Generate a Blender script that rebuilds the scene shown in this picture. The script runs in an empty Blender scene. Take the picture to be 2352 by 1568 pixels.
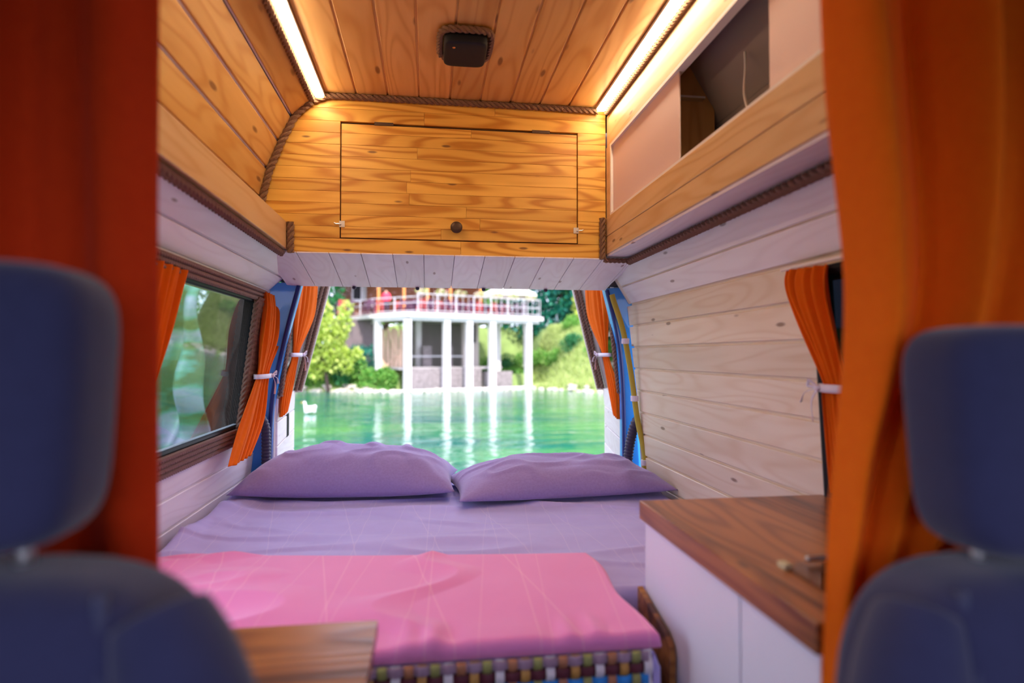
import bpy, bmesh, math, random
import numpy as np
from mathutils import Vector, Matrix, noise
random.seed(7); rng = np.random.default_rng(7)
scn = bpy.context.scene
col = scn.collection
R = math.radians

# ------------------------------------------------------------------ camera, sky, sun, exposure
cam_d = bpy.data.cameras.new('camera'); cam = bpy.data.objects.new('camera', cam_d); col.objects.link(cam)
cam.location = (0, 0, 1.155)
cam.rotation_euler = (R(90 + 1.257), 0, R(-7.769))
cam_d.sensor_width = 36; cam_d.lens = 36 * 1400 / 2352
cam_d.clip_start = .05; cam_d.clip_end = 400
cam_d.dof.use_dof = True; cam_d.dof.focus_distance = 2.25; cam_d.dof.aperture_fstop = 1.5
scn.camera = cam
w = bpy.data.worlds.new('sky'); scn.world = w; w.use_nodes = True
bgn = w.node_tree.nodes['Background']
bgn.inputs[0].default_value = (.74, .77, 1.0, 1); bgn.inputs[1].default_value = 3.1
sd = bpy.data.lights.new('sun', 'SUN'); sd.energy = 4.4; sd.angle = R(1.2); sd.color = (1, .95, .86)
so = bpy.data.objects.new('sun', sd); col.objects.link(so); so.rotation_euler = (R(45), R(-4), R(16))
scn.view_settings.view_transform = 'Standard'; scn.view_settings.look = 'None'
scn.view_settings.gamma = 1; scn.view_settings.use_curve_mapping = False
scn.view_settings.exposure = 0.42
LED_STRENGTH = 27.0

# ------------------------------------------------------------------ material helpers
MATS = {}
def new_mat(name):
    m = bpy.data.materials.new(name); m.use_nodes = True
    nt = m.node_tree; nt.nodes.clear()
    out = nt.nodes.new('ShaderNodeOutputMaterial')
    MATS[name] = m
    return m, nt, out
def nd(nt, t, **kw):
    n = nt.nodes.new('ShaderNode' + t)
    for k, v in kw.items():
        if k.startswith('i_'):
            key = k[2:]; key = int(key) if key.isdigit() else key.replace('_', ' ')
            n.inputs[key].default_value = v
        else: setattr(n, k, v)
    return n
def c4(c): return (c[0], c[1], c[2], 1)
def srgb(r, g, b):
    f = lambda v: ((v / 255) / 12.92) if v / 255 <= .04045 else (((v / 255) + .055) / 1.055) ** 2.4
    return (f(r), f(g), f(b))
def plain(name, c, rough=.6, metal=0, bump=0, bscale=60, spec=.5, var=0, emit=None, es=0, coat=0):
    m, nt, out = new_mat(name)
    p = nd(nt, 'BsdfPrincipled'); p.inputs['Base Color'].default_value = c4(c)
    p.inputs['Roughness'].default_value = rough; p.inputs['Metallic'].default_value = metal
    p.inputs['Specular IOR Level'].default_value = spec; p.inputs['Coat Weight'].default_value = coat
    tc = nd(nt, 'TexCoord')
    if bump or var:
        nz = nd(nt, 'TexNoise'); nz.inputs['Scale'].default_value = bscale; nz.inputs['Detail'].default_value = 4
        nt.links.new(tc.outputs['Object'], nz.inputs['Vector'])
    if bump:
        b = nd(nt, 'Bump'); b.inputs['Strength'].default_value = bump; b.inputs['Distance'].default_value = .01
        nt.links.new(nz.outputs[0], b.inputs['Height']); nt.links.new(b.outputs[0], p.inputs['Normal'])
    if var:
        mx = nd(nt, 'MixRGB'); mx.inputs[1].default_value = c4([v * (1 - var) for v in c]); mx.inputs[2].default_value = c4([min(1, v * (1 + var)) for v in c])
        nt.links.new(nz.outputs[0], mx.inputs[0]); nt.links.new(mx.outputs[0], p.inputs['Base Color'])
    if emit:
        p.inputs['Emission Color'].default_value = c4(emit); p.inputs['Emission Strength'].default_value = es
    nt.links.new(p.outputs[0], out.inputs[0])
    return m
def wood(name, c1, c2, knot, axis='Y', rough=.45, knots=.075, grain=1.0, streak=None, tone=.18, coat=0):
    """planed timber: growth lines stretched along the board, sparse knots, each board a little different"""
    m, nt, out = new_mat(name); L = nt.links.new
    p = nd(nt, 'BsdfPrincipled'); p.inputs['Roughness'].default_value = rough; p.inputs['Coat Weight'].default_value = coat
    tc = nd(nt, 'TexCoord'); oi = nd(nt, 'ObjectInfo')
    mul = nd(nt, 'VectorMath', operation='SCALE'); mul.inputs[0].default_value = (13.7, 29.3, 17.9)
    L(oi.outputs['Random'], mul.inputs['Scale'])
    add = nd(nt, 'VectorMath', operation='ADD'); L(tc.outputs['Object'], add.inputs[0]); L(mul.outputs[0], add.inputs[1])
    def mapping(across, along):
        s = [across] * 3; s['XYZ'.index(axis)] = along
        v = nd(nt, 'Mapping'); v.inputs['Scale'].default_value = s; L(add.outputs[0], v.inputs['Vector']); return v
    n1 = nd(nt, 'TexNoise'); n1.inputs['Scale'].default_value = 1; n1.inputs['Detail'].default_value = 3; n1.inputs['Distortion'].default_value = .6
    L(mapping(24, 1.6).outputs[0], n1.inputs['Vector'])
    # cathedral figure: contour lines of a slow noise field
    n2 = nd(nt, 'TexNoise'); n2.inputs['Scale'].default_value = 1; n2.inputs['Detail'].default_value = 1
    L(mapping(9, 1.1).outputs[0], n2.inputs['Vector'])
    mm = nd(nt, 'Math', operation='MULTIPLY'); mm.inputs[1].default_value = 62; L(n2.outputs[0], mm.inputs[0])
    sn = nd(nt, 'Math', operation='SINE'); L(mm.outputs[0], sn.inputs[0])
    mr = nd(nt, 'MapRange'); mr.inputs[1].default_value = -1; mr.inputs[2].default_value = 1; mr.inputs[3].default_value = 0; mr.inputs[4].default_value = 1
    L(sn.outputs[0], mr.inputs[0])
    pw_ = nd(nt, 'Math', operation='POWER'); pw_.inputs[1].default_value = 2.6; L(mr.outputs[0], pw_.inputs[0])
    gs = nd(nt, 'Math', operation='MULTIPLY'); gs.inputs[1].default_value = .55 * grain; L(pw_.outputs[0], gs.inputs[0])
    am = nd(nt, 'Math', operation='MULTIPLY_ADD'); am.inputs[1].default_value = .75; L(n1.outputs[0], am.inputs[0]); L(gs.outputs[0], am.inputs[2])
    rp = nd(nt, 'ValToRGB'); rp.color_ramp.elements[0].position = .25; rp.color_ramp.elements[1].position = .95
    rp.color_ramp.elements[0].color = c4(c1); rp.color_ramp.elements[1].color = c4(c2); L(am.outputs[0], rp.inputs[0])
    last = rp.outputs[0]
    if streak:
        n3 = nd(nt, 'TexNoise'); n3.inputs['Scale'].default_value = 1; n3.inputs['Detail'].default_value = 5; n3.inputs['Distortion'].default_value = 1.0
        L(mapping(11, .9).outputs[0], n3.inputs['Vector'])
        r3 = nd(nt, 'ValToRGB'); r3.color_ramp.elements[0].position = .50; r3.color_ramp.elements[1].position = .62
        L(n3.outputs[0], r3.inputs[0])
        mx = nd(nt, 'MixRGB'); L(r3.outputs[0], mx.inputs[0]); L(last, mx.inputs[1]); mx.inputs[2].default_value = c4(streak); last = mx.outputs[0]
    vo = nd(nt, 'TexVoronoi'); vo.inputs['Scale'].default_value = 1; L(mapping(18, 5.0).outputs[0], vo.inputs['Vector'])
    kr = nd(nt, 'MapRange', interpolation_type='SMOOTHSTEP'); kr.inputs[1].default_value = knots; kr.inputs[2].default_value = knots * 2.3; kr.inputs[3].default_value = .85; kr.inputs[4].default_value = 0
    L(vo.outputs['Distance'], kr.inputs[0])
    sc_ = nd(nt, 'SeparateColor'); L(vo.outputs['Color'], sc_.inputs[0]); gt = nd(nt, 'Math', operation='GREATER_THAN'); gt.inputs[1].default_value = .45; L(sc_.outputs[0], gt.inputs[0])
    gm = nd(nt, 'Math', operation='MULTIPLY'); L(kr.outputs[0], gm.inputs[0]); L(gt.outputs[0], gm.inputs[1])
    mk_ = nd(nt, 'MixRGB'); L(gm.outputs[0], mk_.inputs[0]); L(last, mk_.inputs[1]); mk_.inputs[2].default_value = c4(knot)
    hs = nd(nt, 'HueSaturation'); L(mk_.outputs[0], hs.inputs['Color'])
    tr = nd(nt, 'MapRange'); tr.inputs[3].default_value = 1 - tone; tr.inputs[4].default_value = 1 + tone * .6; L(oi.outputs['Random'], tr.inputs[0]); L(tr.outputs[0], hs.inputs['Value'])
    L(hs.outputs[0], p.inputs['Base Color'])
    b = nd(nt, 'Bump'); b.inputs['Strength'].default_value = .12; b.inputs['Distance'].default_value = .004; L(am.outputs[0], b.inputs['Height']); L(b.outputs[0], p.inputs['Normal'])
    L(p.outputs[0], out.inputs[0])
    return m
def fabric(name, c, c2=None, trans=0, rough=.85, weave=900, sheen=.3, lines=None, var=60):
    m, nt, out = new_mat(name); L = nt.links.new
    p = nd(nt, 'BsdfPrincipled'); p.inputs['Roughness'].default_value = rough; p.inputs['Sheen Weight'].default_value = sheen
    p.inputs['Specular IOR Level'].default_value = .2
    tc = nd(nt, 'TexCoord')
    nz = nd(nt, 'TexNoise'); nz.inputs['Scale'].default_value = var; nz.inputs['Detail'].default_value = 6; L(tc.outputs['Object'], nz.inputs['Vector'])
    mx = nd(nt, 'MixRGB'); mx.inputs[1].default_value = c4(c); mx.inputs[2].default_value = c4(c2 or [v * .82 for v in c]); L(nz.outputs[0], mx.inputs[0])
    last = mx.outputs[0]
    if lines:          # fine pale lines printed diagonally across the cloth
        for ang, sc in ((38, 9.0), (-52, 7.0), (12, 5.0)):
            mp = nd(nt, 'Mapping'); mp.inputs['Rotation'].default_value = (0, 0, R(ang)); mp.inputs['Scale'].default_value = (sc, sc * .15, sc)
            L(tc.outputs['Object'], mp.inputs['Vector'])
            wv = nd(nt, 'TexWave', wave_type='BANDS', bands_direction='X'); wv.inputs['Scale'].default_value = .32; wv.inputs['Distortion'].default_value = .7; wv.inputs['Detail'].default_value = 0
            L(mp.outputs[0], wv.inputs['Vector'])
            cr = nd(nt, 'MapRange'); cr.inputs[1].default_value = .9991; cr.inputs[2].default_value = .9999; cr.inputs[4].default_value = .28; L(wv.outputs['Fac'], cr.inputs[0])
            m2 = nd(nt, 'MixRGB'); L(cr.outputs[0], m2.inputs[0]); L(last, m2.inputs[1]); m2.inputs[2].default_value = c4(lines); last = m2.outputs[0]
    L(last, p.inputs['Base Color'])
    wz = nd(nt, 'TexNoise'); wz.inputs['Scale'].default_value = weave; L(tc.outputs['Object'], wz.inputs['Vector'])
    b = nd(nt, 'Bump'); b.inputs['Strength'].default_value = .25; b.inputs['Distance'].default_value = .001; L(wz.outputs[0], b.inputs['Height']); L(b.outputs[0], p.inputs['Normal'])
    if trans:
        t = nd(nt, 'BsdfTranslucent'); L(last, t.inputs['Color']); ms = nd(nt, 'MixShader'); ms.inputs[0].default_value = trans
        L(p.outputs[0], ms.inputs[1]); L(t.outputs[0], ms.inputs[2]); L(ms.outputs[0], out.inputs[0])
    else: L(p.outputs[0], out.inputs[0])
    return m
def leafmat(name, cols, trans=.35):
    m, nt, out = new_mat(name); L = nt.links.new
    g = nd(nt, 'NewGeometry'); rp = nd(nt, 'ValToRGB'); L(g.outputs['Random Per Island'], rp.inputs[0])
    els = rp.color_ramp.elements
    els[0].color = c4(cols[0]); els[1].color = c4(cols[-1])
    for i, c in enumerate(cols[1:-1]): e = els.new((i + 1) / (len(cols) - 1)); e.color = c4(c)
    d = nd(nt, 'BsdfPrincipled'); d.inputs['Roughness'].default_value = .55; L(rp.outputs[0], d.inputs['Base Color'])
    t = nd(nt, 'BsdfTranslucent'); L(rp.outputs[0], t.inputs['Color']); ms = nd(nt, 'MixShader'); ms.inputs[0].default_value = trans
    L(d.outputs[0], ms.inputs[1]); L(t.outputs[0], ms.inputs[2]); L(ms.outputs[0], out.inputs[0])
    return m
def glassmat(name, tint, refl=.12, rough=.02):
    m, nt, out = new_mat(name); L = nt.links.new
    t = nd(nt, 'BsdfTransparent'); t.inputs[0].default_value = c4(tint); g = nd(nt, 'BsdfGlossy'); g.inputs['Roughness'].default_value = rough
    lw_ = nd(nt, 'LayerWeight'); pw = nd(nt, 'Math', operation='POWER'); pw.inputs[1].default_value = 4; L(lw_.outputs['Facing'], pw.inputs[0])
    ad = nd(nt, 'Math', operation='MULTIPLY_ADD'); ad.inputs[1].default_value = .5; ad.inputs[2].default_value = refl; L(pw.outputs[0], ad.inputs[0])
    ms = nd(nt, 'MixShader'); L(ad.outputs[0], ms.inputs[0]); L(t.outputs[0], ms.inputs[1]); L(g.outputs[0], ms.inputs[2]); L(ms.outputs[0], out.inputs[0])
    return m

PINE = wood('pine_warm', (.80, .45, .14), (.62, .28, .06), (.20, .07, .02), 'Y', knots=.085, grain=.75)
PINEX = wood('pine_laminated', (.86, .47, .075), (.56, .22, .015), (.17, .06, .015), 'X', knots=.05, tone=.12, rough=.5, grain=1.1)
PINEY = wood('pine_fascia', (.72, .46, .22), (.60, .32, .12), (.22, .09, .03), 'Y', knots=.06, grain=.65, tone=.08)
PALE = wood('pine_natural', (.86, .73, .58), (.74, .55, .38), (.24, .12, .07), 'Y', knots=.065, tone=.10, grain=.55)
WHITE = wood('pine_whitewashed', (.88, .81, .85), (.80, .70, .74), (.30, .17, .18), 'Y', knots=.055, tone=.08, grain=.6)
WALNUT = wood('worktop_timber', (.42, .16, .045), (.24, .075, .022), (.05, .02, .012), 'Y', knots=.05, tone=.0, streak=(.075, .027, .014), rough=.34, coat=.1, grain=1.0)
TABLE = wood('table_timber', (.42, .17, .04), (.24, .08, .018), (.06, .025, .015), 'X', knots=.03, tone=.0, streak=(.09, .03, .01), rough=.3)
DIVIDER = wood('divider_board', (.42, .22, .07), (.33, .15, .045), (.2, .09, .03), 'Z', knots=.02, tone=.0)
ROPE = plain('jute_rope', (.24, .125, .065), .9, bump=.5, bscale=400, var=.35)
ROPED = plain('jute_rope_dark', (.23, .12, .085), .9, bump=.5, bscale=400, var=.35)
ROPEL = plain('jute_rope_pale', (.30, .19, .155), .9, bump=.5, bscale=400, var=.35)
BLACK = plain('black_plastic', (.010, .010, .013), .6, spec=.25)
PANEL = plain('pinkish_panel', (.72, .50, .44), .5)
CREAM = plain('cream_paint', (.80, .72, .66), .45)
WCAB = plain('white_laminate', (.80, .78, .92), .4, var=.03, bscale=5)
BLUE = plain('blue_body_paint', (.03, .30, .86), .3, coat=.5)
BLUED = plain('blue_body_paint_dark', (.01, .03, .20), .35)
BODYIN = plain('bare_body_lining', (.20, .17, .17), .8)
METAL = plain('steel', (.65, .63, .62), .3, metal=1)
DKMETAL = plain('dark_hinge_metal', (.10, .06, .04), .5, metal=.7)
YELL = plain('yellow_hose', (.46, .36, .03), .5)
HOSE = plain('black_hose', (.035, .025, .07), .5)
RIBBON = fabric('white_ribbon', (.86, .80, .92), weave=600)
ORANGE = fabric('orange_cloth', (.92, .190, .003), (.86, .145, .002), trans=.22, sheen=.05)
SHEET = fabric('lavender_sheet', (.47, .41, .84), (.41, .355, .77), lines=(.72, .62, .88), var=25)
PILLOW = fabric('mauve_pillowcase', (.37, .28, .60), (.28, .19, .45), var=130, weave=500)
PINK = fabric('pink_blanket', (.82, .27, .60), (.76, .22, .55), lines=(.95, .55, .66), var=8)
ORANGE_SHADED = fabric('orange_cloth_shaded', (.62, .042, .001), (.54, .030, .001), trans=.15, sheen=.05)  # orange cab cloth with the dim cab's shade put into its colour
SEATM = fabric('navy_seat_cloth', (.032, .034, .095), (.025, .026, .075), weave=700, sheen=.25)
SEATS = fabric('navy_seat_piping', (.06, .065, .13), weave=700)
WGLASS = glassmat('window_glass', (.62, .70, .70), .03)
DGLASS = glassmat('tinted_glass', (.05, .06, .07), .03)

# ------------------------------------------------------------------ mesh helpers (world coordinates in, one object out)
ORG = {}
def V(*a): return Vector(a)
def link(o, parent=None):
    col.objects.link(o)
    if parent is not None: o.parent = parent
def thing(name, label, cat, loc=(0, 0, 0), group=None, kind=None):
    o = bpy.data.objects.new(name, None); col.objects.link(o); o.location = loc; o.empty_display_size = .1
    o['label'] = label
    if cat: o['category'] = cat
    if group: o['group'] = group
    if kind: o['kind'] = kind
    ORG[o.name] = Vector(loc)
    return o
def tag(o, label, cat=None, group=None, kind=None):
    o['label'] = label
    if cat: o['category'] = cat
    if group: o['group'] = group
    if kind: o['kind'] = kind
    return o
def obj(name, bm, mat, parent=None, smooth=False, loc=None, sub=0, solid=0, bevel=0, label=None):
    """bm holds world coordinates; loc becomes the origin of a top-level object"""
    org = ORG[parent.name] if parent is not None else Vector(loc or (0, 0, 0))
    if isinstance(bm, bpy.types.Mesh): me = bm
    else:
        me = bpy.data.meshes.new(name)
        if org.length: bmesh.ops.translate(bm, verts=bm.verts, vec=-org)
        bmesh.ops.recalc_face_normals(bm, faces=bm.faces) if not getattr(bm, 'keep', False) else None
        bm.to_mesh(me); bm.free()
    if smooth:
        me.polygons.foreach_set('use_smooth', [True] * len(me.polygons))
    o = bpy.data.objects.new(name, me); link(o, parent); me.materials.append(mat)
    if parent is None: o.location = org
    ORG[o.name] = org
    if solid:
        s = o.modifiers.new('thick', 'SOLIDIFY'); s.thickness = solid; s.offset = 0
    if bevel:
        s = o.modifiers.new('bev', 'BEVEL'); s.width = bevel; s.segments = 2; s.limit_method = 'ANGLE'
    if sub:
        s = o.modifiers.new('sub', 'SUBSURF'); s.levels = sub; s.render_levels = sub
    if label: o['label'] = label
    return o
def box(bm, x0, x1, y0, y1, z0, z1):
    v = [bm.verts.new(p) for p in ((x0, y0, z0), (x1, y0, z0), (x1, y1, z0), (x0, y1, z0), (x0, y0, z1), (x1, y0, z1), (x1, y1, z1), (x0, y1, z1))]
    for f in ((0, 3, 2, 1), (4, 5, 6, 7), (0, 1, 5, 4), (1, 2, 6, 5), (2, 3, 7, 6), (3, 0, 4, 7)): bm.faces.new([v[i] for i in f])
    return bm
def B(*a): return box(bmesh.new(), *a)
def slab(poly, n, t, ch=.002, bm=None):
    """flat convex board: face polygon looking along n, thickness t behind it, chamfered face edge"""
    bm = bm or bmesh.new(); poly = [Vector(p) for p in poly]; n = Vector(n).normalized()
    nn = Vector((0, 0, 0))
    for i in range(len(poly)): nn += (poly[i] - poly[0]).cross(poly[(i + 1) % len(poly)] - poly[0])
    if nn.dot(n) < 0: poly.reverse()
    k = len(poly); ins = []
    for i in range(k):
        a, b, c = poly[i - 1], poly[i], poly[(i + 1) % k]
        e1 = n.cross((b - a).normalized()); e2 = n.cross((c - b).normalized())
        ins.append(b + (e1 + e2) * (ch / max(.3, 1 + e1.dot(e2))))
    f0 = [bm.verts.new(p) for p in ins]; f1 = [bm.verts.new(p - n * ch) for p in poly]; f2 = [bm.verts.new(p - n * t) for p in poly]
    bm.faces.new(f0); bm.faces.new(f2[::-1])
    for i in range(k):
        j = (i + 1) % k
        bm.faces.new((f0[i], f1[i], f1[j], f0[j])); bm.faces.new((f1[i], f2[i], f2[j], f1[j]))
    return bm
def smooth_path(pts, per=8):
    P = [Vector(p) for p in pts]; out = []
    for i in range(len(P) - 1):
        a, b, c, d = P[max(i - 1, 0)], P[i], P[i + 1], P[min(i + 2, len(P) - 1)]
        for k in range(per):
            t = k / per
            out.append(.5 * ((2 * b) + (c - a) * t + (2 * a - 5 * b + 4 * c - d) * t * t + (3 * b - a - 3 * c + d) * t ** 3))
    return out + [P[-1]]
def resample(pts, step):
    P = [Vector(p) for p in pts]; d = [0]
    for i in range(1, len(P)): d.append(d[-1] + (P[i] - P[i - 1]).length)
    n = max(2, int(round(d[-1] / step))); out = []; k = 0
    for i in range(n + 1):
        s = d[-1] * i / n
        while k < len(P) - 2 and d[k + 1] < s: k += 1
        f = (s - d[k]) / max(1e-9, d[k + 1] - d[k]); out.append(P[k].lerp(P[k + 1], min(1, f)))
    return out
def frames(P):
    T = []
    for i in range(len(P)): T.append((P[min(i + 1, len(P) - 1)] - P[max(i - 1, 0)]).normalized())
    up = Vector((0, 0, 1)) if abs(T[0].z) < .9 else Vector((1, 0, 0)); a = (up - T[0] * up.dot(T[0])).normalized(); out = []
    for t in T:
        a = (a - t * a.dot(t)).normalized(); out.append((a, t.cross(a)))
    return out
def sweep(bm, P, radf, sides, fr=None, cap=True, close=False):
    fr = fr or frames(P); rings = []
    for i, p in enumerate(P):
        r = radf(i) if callable(radf) else radf; a, b = fr[i]
        rings.append([bm.verts.new(p + (a * math.cos(2 * math.pi * k / sides) + b * math.sin(2 * math.pi * k / sides)) * r) for k in range(sides)])
    for i in range(len(rings) - 1):
        for k in range(sides):
            bm.faces.new((rings[i][k], rings[i][(k + 1) % sides], rings[i + 1][(k + 1) % sides], rings[i + 1][k]))
    if cap: bm.faces.new(rings[0][::-1]); bm.faces.new(rings[-1])
    return bm
def tube(pts, r, sides=8, bm=None): return sweep(bm or bmesh.new(), [Vector(p) for p in pts], r, sides)
def rope(pts, r, pitch=None, strands=3, sides=5, bm=None):
    """laid rope: strands twisted round each other along the path"""
    bm = bm or bmesh.new(); pitch = pitch or r * 5.2
    P = resample(pts, pitch / 7); fr = frames(P); step = 2 * math.pi / 7
    for s in range(strands):
        Q = []
        for i, p in enumerate(P):
            an = i * step + 2 * math.pi * s / strands; a, b = fr[i]
            Q.append(p + (a * math.cos(an) + b * math.sin(an)) * r * .5)
        sweep(bm, Q, r * .56, sides, fr)
    return bm
def superell(c, a, b, h, e1=.5, e2=.5, nu=40, nv=24, bm=None, rot=None, fn=None):
    bm = bm or bmesh.new(); c = Vector(c); grid = []
    sp = lambda v, e: math.copysign(abs(v) ** e, v)
    for j in range(nv + 1):
        ph = -math.pi / 2 + math.pi * j / nv; row = []
        for i in range(nu):
            th = 2 * math.pi * i / nu
            p = Vector((a * sp(math.cos(ph), e1) * sp(math.cos(th), e2), b * sp(math.cos(ph), e1) * sp(math.sin(th), e2), h * sp(math.sin(ph), e1)))
            if fn: p = fn(p)
            if rot: p = rot @ p
            row.append(bm.verts.new(c + p))
        grid.append(row)
    for j in range(nv):
        for i in range(nu): bm.faces.new((grid[j][i], grid[j][(i + 1) % nu], grid[j + 1][(i + 1) % nu], grid[j + 1][i]))
    bmesh.ops.remove_doubles(bm, verts=bm.verts, dist=1e-5)
    return bm
def gridmesh(fn, nu, nv, bm=None):
    bm = bm or bmesh.new(); g = [[bm.verts.new(fn(i / nu, j / nv)) for i in range(nu + 1)] for j in range(nv + 1)]
    for j in range(nv):
        for i in range(nu): bm.faces.new((g[j][i], g[j][i + 1], g[j + 1][i + 1], g[j + 1][i]))
    return bm
def lathe(c, prof, axis='Z', n=24, bm=None):
    bm = bm or bmesh.new(); c = Vector(c); rings = []
    for r, h in prof:
        ring = []
        for k in range(n):
            t = 2 * math.pi * k / n; u, v = r * math.cos(t), r * math.sin(t)
            ring.append(bm.verts.new(c + (V(u, v, h) if axis == 'Z' else V(u, h, v) if axis == 'Y' else V(h, u, v))))
        rings.append(ring)
    for i in range(len(rings) - 1):
        for k in range(n): bm.faces.new((rings[i][k], rings[i][(k + 1) % n], rings[i + 1][(k + 1) % n], rings[i + 1][k]))
    bm.faces.new(rings[0][::-1]); bm.faces.new(rings[-1])
    return bm
def copy_tree(o, parent=None):
    c = o.copy(); col.objects.link(c)
    if parent is not None: c.parent = parent
    for ch in list(o.children): copy_tree(ch, c)
    return c
def lerp(a, b, t): return a + (b - a) * t

# ------------------------------------------------------------------ the van: floor, ceiling, walls (structure)
Y0, YC, YR = .78, 2.32, 2.69          # front of the living space, face of the rear cabinet, rear end of the side walls
def structure(name, bm, mat, label): return tag(obj(name, bm, mat), label, kind='structure')
floor = structure('floor', B(-.80, 1.0, -.9, 2.68, -.04, 0), plain('dark_floor', (.06, .035, .03), .5, var=.2, bscale=8), 'dark floor of the camper van')
# ceiling: boards running front to back
zc = 2.125
ceiling = structure('ceiling', B(-.42, .70, Y0, 2.66, zc + .006, zc + .03), PINE, 'warm pine board ceiling of the camper van')
x = -.386
edges = []
while x < .645: edges.append(x); x += .1155
edges.append(.648)
for a, b in zip(edges[:-1], edges[1:]):
    obj('plank', slab([(a + .003, Y0, zc), (b - .003, Y0, zc), (b - .003, YC, zc), (a + .003, YC, zc)], (0, 0, -1), .012, .0022), PINE, ceiling)

# left wall: upper slope, underside of the shelf, leaning lower wall with a window
def lx(z): return -.74 + .107 * (z - .62)
def rx(z): return .93 - .053 * (z - .62)
SL = [(-.420, 2.104), (-.502, 2.030), (-.547, 1.937), (-.587, 1.836), (-.613, 1.730), (-.626, 1.615)]
WL = (1.42, 2.50, .885, 1.365)   # window in the left wall: y0 y1 z0 z1
WR = (.80, 1.30, .83, 1.345)
bm = bmesh.new()
def backing(bm, p, q, y0, y1, t=.03, gap=.008):
    """flat strip of wall behind the boards between cross-section points p and q (x, z)"""
    d = V(q[0] - p[0], 0, q[1] - p[1]).normalized(); n = V(0, 1, 0).cross(d)
    mid = V((p[0] + q[0]) / 2 - .12, 0, (p[1] + q[1]) / 2 - 1.3)
    if n.dot(mid) > 0: n = -n
    o = n * gap
    slab([V(p[0], y0, p[1]) - o, V(q[0], y0, q[1]) - o, V(q[0], y1, q[1]) - o, V(p[0], y1, p[1]) - o], n, t, .0005, bm)
    return n
for p, q in zip(SL[:-1], SL[1:]): backing(bm, p, q, Y0, 2.66)
backing(bm, (-.39, 2.125), (-.42, 2.104), Y0, 2.66)
UL = [(-.553, 1.530), (-.606, 1.476), (-.662, 1.420)]
backing(bm, UL[0], UL[2], Y0, YR)
DOORY = WL[0] - .07     # the side doorway in front of this is open
def wall_rect(bm, f, y0, y1, z0, z1): backing(bm, (f(z0), z0), (f(z1), z1), y0, y1)
wall_rect(bm, lx, WL[0] - .07, WL[0], .0, 1.425); wall_rect(bm, lx, WL[1], YR, .0, 1.425)
wall_rect(bm, lx, WL[0], WL[1], .0, WL[2]); wall_rect(bm, lx, WL[0], WL[1], WL[3], 1.425)
wall_left = structure('wall_left', bm, WHITE, 'boarded left side of the van with a window')
def board(parent, mat, p, q, y0, y1, y0b=None, y1b=None, g=.004, ch=.0022):
    d = V(q[0] - p[0], 0, q[1] - p[1]); L = d.length; d.normalize(); n = V(0, 1, 0).cross(d)
    if n.dot(V((p[0] + q[0]) / 2 - .12, 0, (p[1] + q[1]) / 2 - 1.3)) > 0: n = -n
    a = V(p[0], 0, p[1]) + d * g; b = V(q[0], 0, q[1]) - d * g
    y0b = y0 if y0b is None else y0b; y1b = y1 if y1b is None else y1b
    return obj('plank', slab([V(a.x, y0, a.z), V(b.x, y0b, b.z), V(b.x, y1b, b.z), V(a.x, y1, a.z)], n, .010, ch), mat, parent)
for p, q in zip(SL[:-1], SL[1:]): board(wall_left, PINE, p, q, Y0, YC, g=.005)
for p, q in zip(UL[:-1], UL[1:]): board(wall_left, WHITE, p, q, Y0, YR - .05, g=.003)
zz = [.56, .655, .75, .83]
for a, b in zip(zz[:-1], zz[1:]): board(wall_left, WHITE, (lx(a), a), (lx(b), b), DOORY, YR)
for a, b in ((.83, 1.0), (1.0, 1.2), (1.2, 1.415)):
    board(wall_left, WHITE, (lx(a), a), (lx(b), b), WL[1] + .06, YR); board(wall_left, WHITE, (lx(a), a), (lx(b), b), DOORY, WL[0] - .01)

# right wall
bm = bmesh.new()
UR = [(.797, 1.530), (.843, 1.455), (.890, 1.380)]
backing(bm, UR[0], UR[2], Y0, 2.66)
wall_rect(bm, rx, WR[1], 2.62, .0, 1.385); wall_rect(bm, rx, Y0, WR[0], .0, 1.385)
wall_rect(bm, rx, WR[0], WR[1], .0, WR[2]); wall_rect(bm, rx, WR[0], WR[1], WR[3], 1.385)
wall_right = structure('wall_right', bm, PALE, 'boarded right side of the van in pale pine')
for p, q in zip(UR[:-1], UR[1:]): board(wall_right, WHITE, p, q, Y0, 2.60, g=.003)
def rend(z): return 2.535 + .13 * (z - .62) / .76
z = 1.378
while z > .58:
    a, b = z - .0945, z
    if a < WR[3] and b > WR[2]:
        board(wall_right, PALE, (rx(a), a), (rx(b), b), WR[1] + .01, rend(a), WR[1] + .01, rend(b))
        board(wall_right, PALE, (rx(a), a), (rx(b), b), Y0, WR[0] - .01)
    else: board(wall_right, PALE, (rx(a), a), (rx(b), b), Y0, rend(a), Y0, rend(b))
    z -= .0945
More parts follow.
